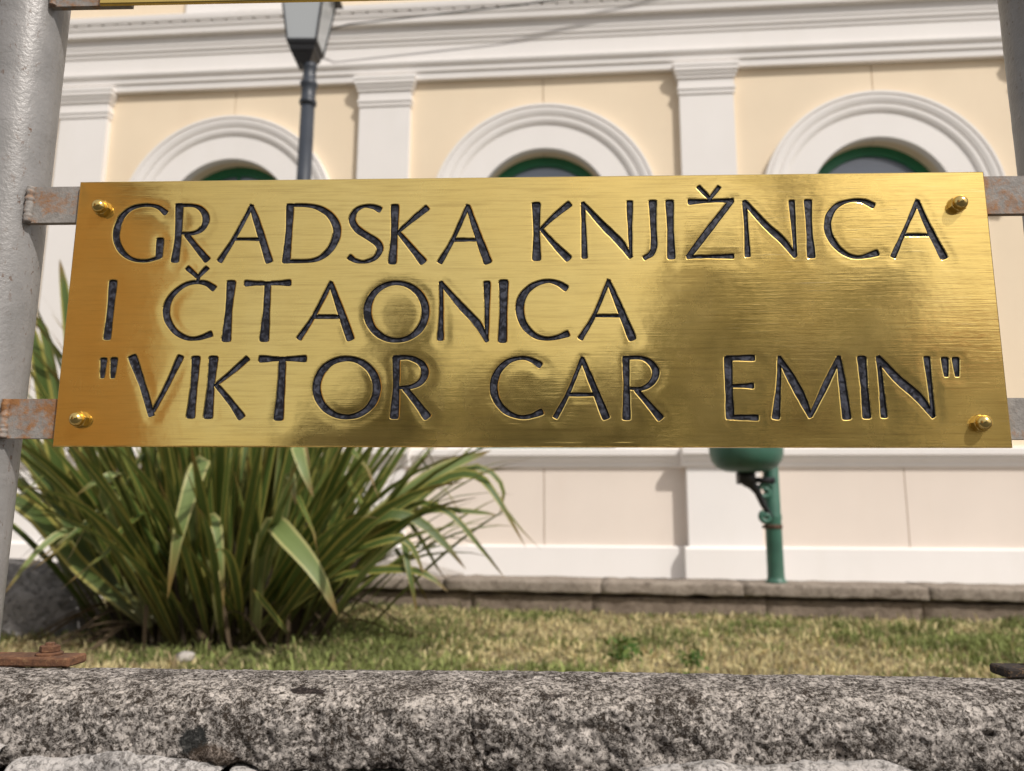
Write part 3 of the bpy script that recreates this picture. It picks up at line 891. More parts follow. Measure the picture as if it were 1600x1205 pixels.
# the crowded thinner leaves of the heart, past counting: one mass
iv, if_, iuv = [], [], []
for i in range(330):
    a = rnd.uniform(0, 2 * math.pi); r0 = .30 * math.sqrt(rnd.random())
    p = Vector((r0 * math.cos(a) * 1.3, r0 * math.sin(a) * .8, 0)); L = rnd.uniform(.7, 1.5)
    le = math.radians(rnd.uniform(2, 50)) * (.4 + r0 / .3 * .6); a2 = a + rnd.gauss(0, .5); ar = rnd.uniform(.1, .5)
    w = rnd.uniform(.020, .040); fa = rnd.uniform(0, math.pi)
    sd = Vector((math.cos(fa), math.sin(fa), 0))
    n0 = len(iv)
    for k in range(8):
        t = k / 7
        ww = w * (.6 + .4 * math.sin(min(1, t / .5) * math.pi / 2)) * (1 if t < .5 else max(.02, 1 - ((t - .5) / .5) ** 1.8)) / 2
        iv += [p - sd * ww, p + sd * ww]; iuv += [(0.02, t), (.98, t)]
        if k: b_ = n0 + 2 * (k - 1); if_.append((b_, b_ + 1, b_ + 3, b_ + 2))
        aa = le + ar * t * t
        p = p + Vector((math.sin(aa) * math.cos(a2), math.sin(aa) * math.sin(a2), math.cos(aa))) * (L / 7)
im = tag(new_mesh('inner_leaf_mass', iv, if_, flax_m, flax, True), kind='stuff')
lay = im.data.uv_layers.new(name='UVMap')
for l in im.data.loops:
    lay.data[l.index].uv = iuv[l.vertex_index]
th = MB()
for i in range(420):        # matted dead fibre, added dark to deepen the shade inside the clump
    a = rnd.uniform(0, 2 * math.pi); r0 = .36 * math.sqrt(rnd.random()); L = rnd.uniform(.15, .55)
    x, y = r0 * math.cos(a) * 1.25, r0 * math.sin(a) * .72
    le = rnd.uniform(0, .6); a2 = a + rnd.gauss(0, .8); w = rnd.uniform(.006, .02)
    x2, y2, z2 = x + L * math.sin(le) * math.cos(a2), y + L * math.sin(le) * math.sin(a2) * .7, L * math.cos(le)
    th.add([(x - w, y, 0), (x + w, y, 0), (x2 + w * .4, y2, z2), (x2 - w * .4, y2, z2)], [(0, 1, 2, 3)])
tag(th.build('dead_thatch', two_tone('dead_thatch_fibre', (0.03, 0.022, 0.013), (0.065, 0.045, 0.025), 20), flax), kind='stuff')
HERO = [[[[-1.314,3.3,-0.461],[-1.298,3.2,-0.135],[-1.266,3.05,0.118],[-1.185,2.95,0.206],[-1.186,2.88,0.111],[-1.211,2.85,-0.075],[-1.235,2.86,-0.29]],0.0721,1],[[[-1.177,3.25,-0.466],[-1.181,3.15,-0.232],[-1.189,3.05,-0.035],[-1.139,3.0,-0.015],[-1.101,2.97,-0.124],[-1.07,2.97,-0.334]],0.0489,1],[[[-1.019,3.2,-0.446],[-0.99,3.1,-0.178],[-0.918,3.0,-0.029],[-0.825,2.9,-0.074],[-0.7,2.85,-0.197],[-0.618,2.85,-0.346]],0.0794,1],[[[-0.949,3.3,-0.396],[-0.633,3.25,-0.082],[-0.315,3.2,0.141],[-0.155,3.15,0.173],[-0.062,3.1,0.087],[0.058,3.1,-0.115]],0.0402,0],[[[-0.974,3.3,-0.409],[-0.695,3.3,-0.136],[-0.425,3.25,0.05],[-0.26,3.2,0.024],[-0.127,3.2,-0.117],[-0.022,3.2,-0.243]],0.028,0],[[[-1.0,3.3,-0.422],[-0.746,3.3,-0.188],[-0.548,3.2,-0.003],[-0.404,3.2,-0.002],[-0.284,3.2,-0.092],[-0.183,3.2,-0.206]],0.0473,0],[[[-0.984,3.25,-0.428],[-0.774,3.2,-0.208],[-0.503,3.1,-0.09],[-0.401,3.1,-0.102],[-0.335,3.1,-0.237]],0.0335,0],[[[-1.0,3.3,-0.422],[-0.682,3.25,-0.185],[-0.467,3.2,-0.067],[-0.403,3.1,-0.2],[-0.364,3.1,-0.37]],0.0297,0],[[[-0.99,3.35,-0.402],[-0.654,3.35,-0.057],[-0.331,3.35,0.189],[-0.088,3.35,0.29]],0.0668,1],[[[-1.032,3.4,-0.408],[-0.69,3.4,-0.086],[-0.446,3.4,0.108],[-0.167,3.4,0.221],[-0.04,3.4,0.138],[-0.053,3.4,0.013]],0.0317,0],[[[-0.974,3.3,-0.422],[-0.642,3.3,-0.109],[-0.371,3.25,0.024],[-0.158,3.25,0.025],[-0.056,3.25,0.012]],0.0283,0],[[[-0.974,3.3,-0.422],[-0.721,3.2,-0.246],[-0.507,3.15,-0.204],[-0.348,3.1,-0.212],[-0.246,3.1,-0.285]],0.0337,0],[[[-1.449,3.3,-0.424],[-1.682,3.3,-0.193],[-1.845,3.2,0.121],[-1.946,3.1,0.639],[-2.004,3.1,0.801]],0.0724,0],[[[-1.476,3.3,-0.424],[-1.687,3.3,-0.14],[-1.839,3.25,0.448],[-1.91,3.2,0.884],[-1.965,3.2,1.099]],0.0605,0],[[[-1.475,3.3,-0.437],[-1.71,3.25,-0.19],[-1.898,3.2,0.121],[-2.054,3.15,0.38],[-2.17,3.1,0.531]],0.0851,0],[[[-1.501,3.3,-0.437],[-1.733,3.2,-0.213],[-1.932,3.1,0.041],[-2.125,3.0,0.112]],0.0712,0],[[[-1.477,3.25,-0.443],[-1.662,3.2,-0.136],[-1.744,3.1,-0.058],[-1.802,3.0,-0.129],[-1.885,2.95,-0.29]],0.033,1],[[[-1.442,3.2,-0.436],[-1.532,3.15,-0.159],[-1.605,3.05,0.091],[-1.524,3.0,0.164],[-1.581,2.95,0.132],[-1.653,2.95,0.076]],0.0345,1],[[[-1.187,3.3,-0.397],[-0.936,3.1,-0.03],[-0.807,2.95,0.225],[-0.807,2.9,0.257],[-0.768,2.86,0.171],[-0.727,2.86,0.071]],0.0518,1],[[[-1.159,3.3,-0.423],[-0.931,3.1,-0.104],[-0.864,3.0,0.118],[-0.84,2.95,0.152],[-0.808,2.92,0.043]],0.0447,1],[[[-1.444,3.35,-0.443],[-1.793,3.35,0.128],[-1.97,3.3,0.51],[-2.056,3.3,0.795],[-2.09,3.25,0.868]],0.0484,0],[[[-0.862,3.1,-0.444],[-0.927,3.05,-0.343],[-0.976,3.0,-0.267]],0.0203,0]]
for (pts, w, pale) in HERO:
    P_ = [Vector(p) - Vector((-1.27, 3.55, LAWN - ZC)) for p in pts]
    # resample with a Catmull-Rom curve
    Q = []
    n_ = len(P_)
    for i in range(NL + 3):
        t = i / (NL + 2) * (n_ - 1); k = min(int(t), n_ - 2); s = t - k
        a, b_, c_, d_ = P_[max(k - 1, 0)], P_[k], P_[k + 1], P_[min(k + 2, n_ - 1)]
        Q.append(0.5 * ((2 * b_) + (c_ - a) * s + (2 * a - 5 * b_ + 4 * c_ - d_) * s * s + (3 * b_ - a - 3 * c_ + d_) * s ** 3))
    strap(Q, wprof(len(Q), w, 0.5, 0.55), 0.25, 'leaf', flax_pale_m if pale else flax_m, 0.0, Vector((0.15, -1, 0.35)))

# ------------------------------------------------------------------ grass
def grass(n):
    x = rng.uniform(-3.4, 4.2, n); t = rng.random(n) ** 0.85
    y0, y1 = 2.1, KY - KX * x - 0.005
    y = y0 + t * (y1 - y0)
    P = np.stack([x, y, np.zeros(n)], -1)
    keep = ~(((x + 1.27) / 0.42) ** 2 + ((y - 3.55) / 0.3) ** 2 < 1)
    P = P[keep]; n = len(P)
    g = fbm(P * np.array([1, 1.6, 1]), 1.6, 4, 0.6, 2) * 1.25 + fbm(P, 9, 2, 0.5, 5) * 0.35
    green = np.clip(0.47 + g * 1.4, 0.05, 0.92)
    h = rng.uniform(0.018, 0.05, n) * (0.65 + 0.6 * green) * (1 + 0.8 * np.clip(fbm(P, 5, 3, .6, 9), -.5, 1))
    h *= 1 + 0.7 * (rng.random(n) < 0.06)
    P[:, 2] = LAWN - 0.017 + lawn_dz(P)
    a = rng.uniform(0, 2 * np.pi, n)
    lean = np.abs(rng.normal(0, 0.75, n)) + 0.15
    dx, dy = np.cos(a) * np.sin(lean), np.sin(a) * np.sin(lean)
    dz = np.maximum(np.cos(lean), 0.12)
    w = rng.uniform(0.0022, 0.0052, n)
    b = rng.uniform(0, 2 * np.pi, n)
    sx, sy = np.cos(b) * w, np.sin(b) * w
    V = np.zeros((n, 5, 3))
    V[:, 0] = P + np.stack([-sx, -sy, 0 * w], -1); V[:, 1] = P + np.stack([sx, sy, 0 * w], -1)
    m = P + np.stack([dx, dy, dz * 1.25], -1) * (h * 0.55)[:, None]
    V[:, 2] = m + np.stack([sx, sy, 0 * w], -1) * 0.8; V[:, 3] = m - np.stack([sx, sy, 0 * w], -1) * 0.8
    V[:, 4] = P + np.stack([dx * 1.35, dy * 1.35, dz * 0.85], -1) * h[:, None]
    straw = np.array([0.60, 0.51, 0.27]); gr = np.array([0.27, 0.31, 0.10]); br = np.array([0.40, 0.30, 0.17])
    isg = rng.random(n) < green
    isb = rng.random(n) < 0.15
    c = np.where(isg[:, None], gr, np.where(isb[:, None], br, straw)) * (rng.uniform(0.65, 1.25, n) * (1 + 0.55 * fbm(P, 11, 3, .6, 15)))[:, None]
    c = c * (1 - 0.35 * rng.random((n, 1)) * isg[:, None])
    me = bpy.data.meshes.new('grass')
    me.vertices.add(n * 5); me.vertices.foreach_set('co', V.reshape(-1).astype(np.float32))
    base = (np.arange(n) * 5)[:, None]
    quad = base + np.array([0, 1, 2, 3]); tri = base + np.array([3, 2, 4])
    li = np.concatenate([quad, tri], 1).ravel().astype(np.int32)
    me.loops.add(len(li)); me.loops.foreach_set('vertex_index', li)
    st = (np.arange(n)[:, None] * 7 + np.array([0, 4])).ravel().astype(np.int32)
    me.polygons.add(2 * n); me.polygons.foreach_set('loop_start', st)
    me.update(calc_edges=True); me.validate()
    at_ = me.attributes.new('tint', 'FLOAT_COLOR', 'POINT')
    cc = np.ones((n, 5, 4)); cc[..., :3] = c[:, None, :]
    at_.data.foreach_set('color', cc.reshape(-1).astype(np.float32))
    me.materials.append(grass_m)
    return tag(link('grass', me), 'patchy dry and green mown grass', kind='stuff')
grass(105000)

def leaf_cloud(name, pts, size, tints, mat, parent=None, up=0.3):
    n = len(pts)
    d1 = rng.normal(0, 1, (n, 3)); d1 /= np.linalg.norm(d1, axis=1)[:, None]
    d2 = np.cross(d1, rng.normal(0, 1, (n, 3)) + np.array([0, 0, up])); d2 /= np.linalg.norm(d2, axis=1)[:, None]
    s = size * rng.uniform(0.6, 1.3, (n, 1))
    V = np.stack([pts - d1 * s, pts + d2 * s * .45, pts + d1 * s, pts - d2 * s * .45], 1)
    me = bpy.data.meshes.new(name)
    me.vertices.add(n * 4); me.vertices.foreach_set('co', V.reshape(-1).astype(np.float32))
    li = np.arange(n * 4, dtype=np.int32)
    me.loops.add(n * 4); me.loops.foreach_set('vertex_index', li)
    me.polygons.add(n); me.polygons.foreach_set('loop_start', li[::4].copy())
    me.update(calc_edges=True); me.validate()
    at_ = me.attributes.new('tint', 'FLOAT_COLOR', 'POINT')
    c = np.array(tints)[rng.integers(0, len(tints), n)] * rng.uniform(0.7, 1.3, (n, 1))
    cc = np.ones((n, 4, 4)); cc[..., :3] = c[:, None, :]
    at_.data.foreach_set('color', cc.reshape(-1).astype(np.float32))
    me.materials.append(mat)
    return link(name, me, parent)
# weeds
for (x, y, s, lab) in ((0.42, 3.02, 0.068, 'dark green leafy weed growing in the middle of the lawn'),
                       (0.66, 2.93, 0.05, 'small yellow-green weed beside the larger leafy weed'),
                       (0.57, 2.62, 0.035, 'tiny dark weed at the near edge of the lawn')):
    e = empty('weed', (x, y, LAWN - .01), 0, lab, 'weed')
    q = rng.normal(0, 1, (110, 3)) * np.array([s * .55, s * .4, s * .35]) + np.array([0, 0, s * .6])
    q[:, 2] = np.abs(q[:, 2])
    leaf_cloud('foliage', q, s * .26, [(0.07, 0.14, 0.03), (0.10, 0.18, 0.04), (0.16, 0.21, 0.05)], foliage_m, e)
    MB().tube([(0, 0, 0), (0.004, 0.002, s * .9)], 0.002, 5).build('stem', flax_m, e)

# ------------------------------------------------------------------ stone wall under the sign
PC = Vector((0.00681555, 0.52832903, ZC + 0.14697962))
YP = 0.03669733
wall = empty('stone_wall', (PC.x, PC.y, ZC), -YP, 'rough lichened grey stone wall under the brass sign', 'wall')
def coping():
    us = np.concatenate([np.linspace(-1.5, -0.46, 160)[:-1], np.linspace(-0.46, 0.46, 800), np.linspace(0.46, 1.5, 160)[1:]])
    key = np.array([(.30, -.60), (.27, -.30), (.20, -.185), (.12, -.148), (.060, -.1255), (.030, -.1100), (.008, -.1002), (-.010, -.0990), (-.030, -.1003), (-.046, -.1040), (-.0545, -.110), (-.0580, -.120), (-.0590, -.138), (-.056, -.1465), (-.03, -.150), (0.0, -.15)])
    den = [6, 10, 8, 14, 10, 10, 10, 14, 14, 12, 14, 14, 8, 5, 3]
    pr = []
    for (a, b, n) in zip(key[:-1], key[1:], den):
        for j in range(n): pr.append(a + (b - a) * j / n)
    pr.append(key[-1]); pr = np.array(pr)
    # smooth the polyline corners
    for _ in range(5):
        pr[1:-1] = (pr[:-2] + 2 * pr[1:-1] + pr[2:]) / 4
    tn = np.gradient(pr, axis=0); nn = np.stack([tn[:, 1], -tn[:, 0]], -1); nn /= np.linalg.norm(nn, axis=1)[:, None]
    nn *= np.where((nn @ np.array([-1, .6]))[:, None] < -0.3, 1, 1)
    P = np.zeros((len(us), len(pr), 3))
    P[..., 0] = us[:, None]; P[..., 1] = pr[None, :, 0]; P[..., 2] = pr[None, :, 1]
    out = np.zeros_like(P); out[..., 1] = nn[None, :, 0]; out[..., 2] = nn[None, :, 1]
    if nn[len(pr) // 2, 1] < 0: out = -out
    face = np.clip((-.1055 - P[..., 2]) / .008, 0, 1) * (P[..., 1] < 0)
    top = 1 - face
    d = fbm(P, 22, 4, 0.5, 1) * 0.0026 * (0.3 + 0.7 * face)
    pit = fbm(P, 150, 3, 0.6, 7)
    d += pit * 0.0022 * (0.35 + 0.65 * face)
    d -= np.clip(fbm(P, 75, 3, 0.55, 13) - 0.10, 0, 1) * 0.013 * face
    d -= np.clip(fbm(P, 260, 2, 0.5, 23) - 0.05, 0, 1) * 0.0034 * (0.4 + 0.6 * face)
    d += fbm(P * np.array([1, .3, .3]), 5.5, 3, 0.5, 31) * 0.0010
    P += out * d[..., None]
    return grid_mesh('coping_stone', P, coping_m, wall)
coping()
# lower course: separate pale stones with ragged tops
for k, (x0, x1, zt, ya) in enumerate(((-0.78, -0.30, -.128, -.066), (-0.296, -0.172, -.137, -.066), (-0.168, -0.012, -.143, -.063), (-0.008, 0.064, -.142, -.063), (0.068, 0.225, -.1345, -.068), (0.229, 0.46, -.144, -.064), (0.47, 0.8, -.146, -.06))):
    nu, nv = 110, 60
    U, T = np.meshgrid(np.linspace(0, 1, nu), np.linspace(0, 1, nv), indexing='ij')
    P = np.zeros((nu, nv, 3))
    P[..., 0] = x0 + (x1 - x0) * U
    hump = (np.clip(np.sin(np.pi * U), 0, 1) ** 0.5)
    z_top = zt - .006 * (1 - hump) + fbm(np.stack([U * (x1 - x0), U * 0, U * 0], -1), 30, 3, .5, 60 + k) * .006
    # profile: from the back of the top, over the rounded front edge, down the face
    P[..., 1] = np.where(T < .35, 0.0 + (ya + .008) * (T / .35), ya + .008 - .008 * np.sin(np.clip((T - .35) / .15, 0, 1) * np.pi / 2))
    P[..., 2] = np.where(T < .35, z_top, z_top - .010 * (1 - np.cos(np.clip((T - .35) / .15, 0, 1) * np.pi / 2)) - np.clip(T - .5, 0, 1) / .5 * .25)
    nz = fbm(P, 28, 4, .5, 80 + k)
    P[..., 1] += nz * .005 + fbm(P, 160, 3, .55, 90 + k) * .0012
    P[..., 2] += fbm(P + 9, 60, 3, .5, 70 + k) * .0025
    grid_mesh('lower_stone', P, low_stone_m, wall)
MB().box(-1.5, 1.5, -0.048, 0.27, -ZC, -0.152).build('rubble_core', kerb_face_m, wall)

# ------------------------------------------------------------------ sign posts
def local(u, w, z):
    c, s = math.cos(-YP), math.sin(-YP)
    return (PC.x + u * c - w * s, PC.y + u * s + w * c, ZC + z)
UP2 = 0.3446                                     # pitch between the two plaques
def bolt(parent, x, y, z0):
    b = MB().lathe([(0.0085, z0), (0.0087, z0 + .0012), (0.0080, z0 + .0020)], 20, x, y).lathe([(0.0062, z0 + .0020), (0.0066, z0 + .0026), (0.0066, z0 + .0058), (0.0056, z0 + .0064)], 6, x, y, .3).lathe([(0.0034, z0 + .006), (0.0032, z0 + .0078), (0.0024, z0 + .0082)], 12, x, y)
    return b.build('anchor_bolt', rusty, parent)
def sign_post(side, label):
    r = 0.0268
    hl, bo = (0.094, 0.073) if side < 0 else (0.085, 0.058)
    e = empty('sign_post', local(side * 0.3965, 0.018, -0.0998), -YP, label, 'post', 'grey sign posts')
    n, m = 40, 220
    th = np.linspace(0, 2 * np.pi, n + 1); zz = np.linspace(-0.012, 0.78, m)
    Z, TH = np.meshgrid(zz, th, indexing='ij')
    P = np.stack([r * np.cos(TH), r * np.sin(TH), Z], -1)
    rr = 1 + fbm(P, 130, 3, .55, 40 + side) * 0.006
    P[..., 0] *= rr; P[..., 1] *= rr
    grid_mesh('pole', P, silver, e)
    MB().lathe([(r, .78), (r * .8, .788), (0.002, .792)], 24).build('pole_cap', silver, e)
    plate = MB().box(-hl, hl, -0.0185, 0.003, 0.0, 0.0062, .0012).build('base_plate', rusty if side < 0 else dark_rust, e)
    for x in (-bo, bo):
        bolt(plate, x, -0.007, 0.0062)
    for zc_ in (0.230, 0.0685, 0.227 + UP2, 0.0645 + UP2):
        z0 = zc_ + 0.0998
        bk = MB().box(-side * 0.017, -side * 0.089, -0.0135, -0.0085, z0 - .0142, z0 + .0142, 0).build('bracket', bracket_m, e)
        # weld bead between bracket and pole
        pts = [(-side * (0.0266 + 0.0009 * vnoise(np.array([i * .35, zc_ * 50, side]))), -0.0140, z0 - .0138 + .0276 * i / 29) for i in range(30)]
        MB().tube(pts, [0.0022 + 0.0016 * float(vnoise(np.array([i * .6 + 9, zc_ * 50, side]))) for i in range(30)], 10).build('weld_bead', bracket_m, bk, True)
    return e
sign_post(-1, 'left grey tubular sign post with rusty bolted foot')
sign_post(1, 'right grey tubular sign post with dark bolted foot')

# ------------------------------------------------------------------ brass plaques
PW, PH, TH_ = 0.660, 0.1978, 0.003
LET = [["G",0,[[[-2634,741,49],[-2695,786,37],[-2783,800,28],[-2887,778,37],[-2958,709,49],[-2987,605,55],[-2976,516,53],[-2923,432,45],[-2842,381,33],[-2745,369,27],[-2653,394,33]],[[-2654,525,58],[-2653,406,58]]]],["R",0,[[[-2532,790,63],[-2523,552,54],[-2532,375,65]],[[-2542,795,27],[-2417,790,29],[-2351,748,45],[-2325,683,55],[-2346,614,45],[-2410,578,33],[-2496,579,23]],[[-2457,561,43],[-2373,462,46],[-2299,378,58]]]],["A",0,[[[-1991,784,37],[-2103,538,33],[-2196,368,44]],[[-1991,779,35],[-1939,645,52],[-1839,365,59]],[[-2098,530,27],[-1918,527,27]]]],["D",0,[[[-1705,779,60],[-1704,593,52],[-1711,364,63]],[[-1720,788,27],[-1577,784,31],[-1481,759,45],[-1398,699,56],[-1349,600,61],[-1367,492,57],[-1427,407,44],[-1519,362,32],[-1706,357,29]]]],["S",0,[[[-1045,749,52],[-1090,769,37],[-1161,773,29],[-1220,736,42],[-1241,667,54],[-1201,598,56],[-1124,544,55],[-1052,494,59],[-1029,441,51],[-1062,378,40],[-1135,349,30],[-1201,357,34],[-1244,383,48]]]],["K",0,[[[-930,765,67],[-928,557,53],[-936,351,64]],[[-699,752,50],[-791,673,42],[-899,574,27]],[[-896,568,31],[-804,458,46],[-718,352,60]]]],["A",0,[[[-396,767,36],[-499,514,32],[-588,346,45]],[[-393,762,36],[-333,580,51],[-249,348,66]],[[-489,509,32],[-327,508,28]]]],["K",0,[[[102,767,69],[104,576,51],[104,369,69]],[[338,771,50],[232,682,40],[132,581,25]],[[144,576,30],[240,459,47],[326,367,60]]]],["N",0,[[[440,778,34],[444,573,38],[447,376,49]],[[440,778,34],[572,620,49],[697,484,56],[773,373,37]],[[777,779,53],[775,618,38],[777,378,26]]]],["J",0,[[[942,777,63],[942,617,51],[943,463,52],[923,396,45],[875,363,39]]]],["I",0,[[[1063,776,66],[1063,587,53],[1063,371,63]]]],["Ž",0,[[[1208,781,47],[1354,787,30],[1510,789,38]],[[1500,780,43],[1347,584,52],[1187,373,45]],[[1180,367,32],[1338,369,30],[1493,370,44]],[[1276,891,40],[1351,805,32]],[[1418,889,38],[1350,802,30]]]],["N",0,[[[1598,777,38],[1601,570,35],[1601,377,50]],[[1598,777,38],[1737,603,49],[1848,488,55],[1932,369,37]],[[1932,771,53],[1935,601,38],[1936,375,28]]]],["I",0,[[[2047,770,62],[2044,577,48],[2046,371,65]]]],["C",0,[[[2500,742,51],[2438,773,40],[2347,778,29],[2249,741,42],[2186,656,53],[2177,542,55],[2228,434,48],[2309,369,37],[2392,357,30],[2500,385,57]]]],["A",0,[[[2816,769,38],[2708,548,31],[2617,363,48]],[[2816,764,38],[2874,581,50],[2962,355,61]],[[2716,518,28],[2890,516,28]]]],["I",0,[[[-2976,204,65],[-2976,-7,53],[-2980,-202,60]]]],["Č",0,[[[-2233,161,51],[-2287,195,42],[-2363,205,32],[-2446,183,36],[-2525,114,44],[-2563,29,53],[-2553,-67,51],[-2489,-160,45],[-2397,-211,36],[-2313,-212,34],[-2230,-183,47]],[[-2429,309,42],[-2355,243,32],[-2352,214,27]],[[-2293,308,38],[-2354,240,31]]]],["I",0,[[[-2104,193,70],[-2109,-12,55],[-2112,-215,71]]]],["T",0,[[[-1991,194,51],[-1837,193,32],[-1683,195,51]],[[-1836,187,51],[-1834,-13,53],[-1838,-216,74]]]],["A",0,[[[-1375,193,36],[-1489,-53,32],[-1584,-212,45]],[[-1375,188,38],[-1307,12,52],[-1221,-213,63]],[[-1489,-58,34],[-1313,-59,32]]]],["O",1,[[[-686,-24,59],[-690,-71,58],[-704,-116,56],[-728,-155,53],[-760,-188,49],[-799,-213,44],[-842,-228,40],[-888,-233,37],[-935,-228,40],[-979,-212,44],[-1019,-187,49],[-1054,-154,53],[-1080,-114,57],[-1097,-69,59],[-1104,-22,60],[-1101,25,59],[-1087,70,57],[-1063,111,54],[-1031,144,50],[-992,169,45],[-948,185,41],[-901,190,38],[-854,184,41],[-809,168,45],[-769,142,50],[-734,108,54],[-709,68,57],[-692,23,59],[-686,-24,59]]]],["N",0,[[[-580,188,36],[-574,8,33],[-576,-221,50]],[[-580,188,36],[-435,17,50],[-315,-115,57],[-248,-236,37]],[[-250,181,54],[-248,6,39],[-248,-231,27]]]],["I",0,[[[-131,183,71],[-132,-22,57],[-137,-232,69]]]],["C",0,[[[309,144,54],[256,178,43],[179,195,32],[84,165,43],[11,94,56],[-16,-4,61],[11,-116,57],[83,-198,42],[164,-225,33],[245,-217,36],[317,-192,49]]]],["A",0,[[[615,194,33],[507,-63,31],[414,-220,44]],[[615,189,33],[688,1,51],[771,-221,63]],[[516,-61,27],[692,-62,27]]]],["\"",0,[[[-2989,-370,54],[-2988,-491,34]],[[-2913,-368,54],[-2913,-491,35]]]],["V",0,[[[-2779,-355,67],[-2688,-560,51],[-2612,-760,52]],[[-2435,-352,51],[-2513,-551,35],[-2597,-735,33]]]],["I",0,[[[-2321,-364,65],[-2321,-561,51],[-2328,-769,64]]]],["K",0,[[[-2194,-365,69],[-2199,-561,53],[-2203,-769,70]],[[-1954,-364,45],[-2050,-454,37],[-2168,-553,25]],[[-2156,-556,37],[-2055,-668,45],[-1971,-774,60]]]],["T",0,[[[-1850,-365,54],[-1694,-365,33],[-1542,-364,53]],[[-1698,-370,52],[-1696,-572,55],[-1702,-781,72]]]],["O",1,[[[-1016,-573,60],[-1020,-619,59],[-1034,-663,57],[-1058,-702,54],[-1090,-734,50],[-1130,-759,46],[-1174,-774,42],[-1221,-779,40],[-1268,-774,42],[-1314,-759,46],[-1356,-734,50],[-1391,-702,54],[-1418,-663,57],[-1436,-619,59],[-1444,-572,60],[-1440,-526,60],[-1427,-482,58],[-1403,-442,55],[-1370,-409,51],[-1331,-384,47],[-1286,-369,43],[-1238,-364,40],[-1190,-369,43],[-1144,-385,47],[-1102,-410,51],[-1067,-443,55],[-1040,-483,58],[-1023,-527,59],[-1016,-573,60]]]],["R",0,[[[-886,-363,55],[-880,-573,51],[-887,-772,65]],[[-895,-358,37],[-791,-359,38],[-708,-400,49],[-680,-464,56],[-705,-528,49],[-767,-564,36],[-853,-573,24]],[[-812,-583,45],[-738,-673,49],[-662,-772,64]]]],["C",0,[[[124,-412,49],[65,-377,40],[-6,-363,31],[-96,-388,42],[-167,-461,52],[-196,-556,58],[-177,-656,54],[-112,-738,43],[-23,-778,34],[57,-775,34],[132,-746,50]]]],["A",0,[[[423,-367,32],[323,-611,32],[235,-777,43]],[[423,-371,34],[492,-548,50],[579,-777,62]],[[332,-623,30],[495,-623,30]]]],["R",0,[[[726,-372,54],[726,-576,48],[722,-781,60]],[[712,-365,31],[832,-365,32],[902,-405,47],[931,-468,54],[903,-536,48],[836,-580,36],[752,-580,23]],[[796,-594,39],[877,-692,44],[949,-781,58]]]],["E",0,[[[1432,-374,61],[1429,-575,56],[1428,-777,62]],[[1428,-367,38],[1601,-366,49]],[[1445,-564,27],[1531,-562,35],[1586,-562,49]],[[1425,-781,38],[1607,-784,47]]]],["M",0,[[[1785,-363,32],[1770,-546,36],[1739,-777,57]],[[1785,-366,32],[1850,-494,63],[1921,-646,63],[1970,-774,38]],[[2189,-365,34],[2105,-524,46],[1976,-768,32]],[[2189,-365,35],[2203,-565,55],[2215,-777,65]]]],["I",0,[[[2345,-377,67],[2348,-565,54],[2350,-771,64]]]],["N",0,[[[2459,-368,42],[2463,-548,37],[2466,-771,53]],[[2459,-368,44],[2573,-513,63],[2704,-641,66],[2793,-774,37]],[[2785,-375,53],[2790,-548,37],[2794,-768,32]]]],["\"",0,[[[2905,-383,58],[2905,-493,36]],[[2978,-384,56],[2978,-493,34]]]]]
def catmull(P, n):
    P = np.array(P, float)
    if len(P) == 2:
        t = np.linspace(0, 1, n)[:, None]
        return P[0] * (1 - t) + P[1] * t
    o = []
    k = len(P)
    for i in range(n):
        t = i / (n - 1) * (k - 1); j = min(int(t), k - 2); s = t - j
        a = P[j - 1] if j > 0 else 2 * P[0] - P[1]
        b, c = P[j], P[j + 1]
        d = P[j + 2] if j + 2 < k else 2 * P[-1] - P[-2]
        o.append(0.5 * (2 * b + (c - a) * s + (2 * a - 5 * b + 4 * c - d) * s * s + (3 * b - a - 3 * c + d) * s ** 3))
    return np.array(o)
CAPX = [0.0]
def stroke_outline(S, grow):
    """closed outline(s) of one engraved stroke, S of (x, z, width)"""
    p, w = S[:, :2], np.maximum(S[:, 2] / 2 + grow, 0.00035)
    t = np.gradient(p, axis=0); t /= np.linalg.norm(t, axis=1)[:, None]
    nrm = np.stack([-t[:, 1], t[:, 0]], -1)
    Lf, Rt = p + nrm * w[:, None], p - nrm * w[:, None]
    def cap(c, tt, nn, ww):
        out = []
        for a in np.linspace(0, np.pi, 9)[1:-1]:
            ca, sa = math.cos(a), math.sin(a)
            x = np.sign(ca) * abs(ca) ** 0.6; y = abs(sa) ** 0.6
            out.append(c + nn * ww * x + tt * (ww * 0.75 + CAPX[0]) * y)
        return out
    end = cap(p[-1], t[-1], nrm[-1], w[-1])
    start = cap(p[0], -t[0], -nrm[0], w[0])
    return np.array(list(Lf) + end + list(Rt[::-1]) + start)
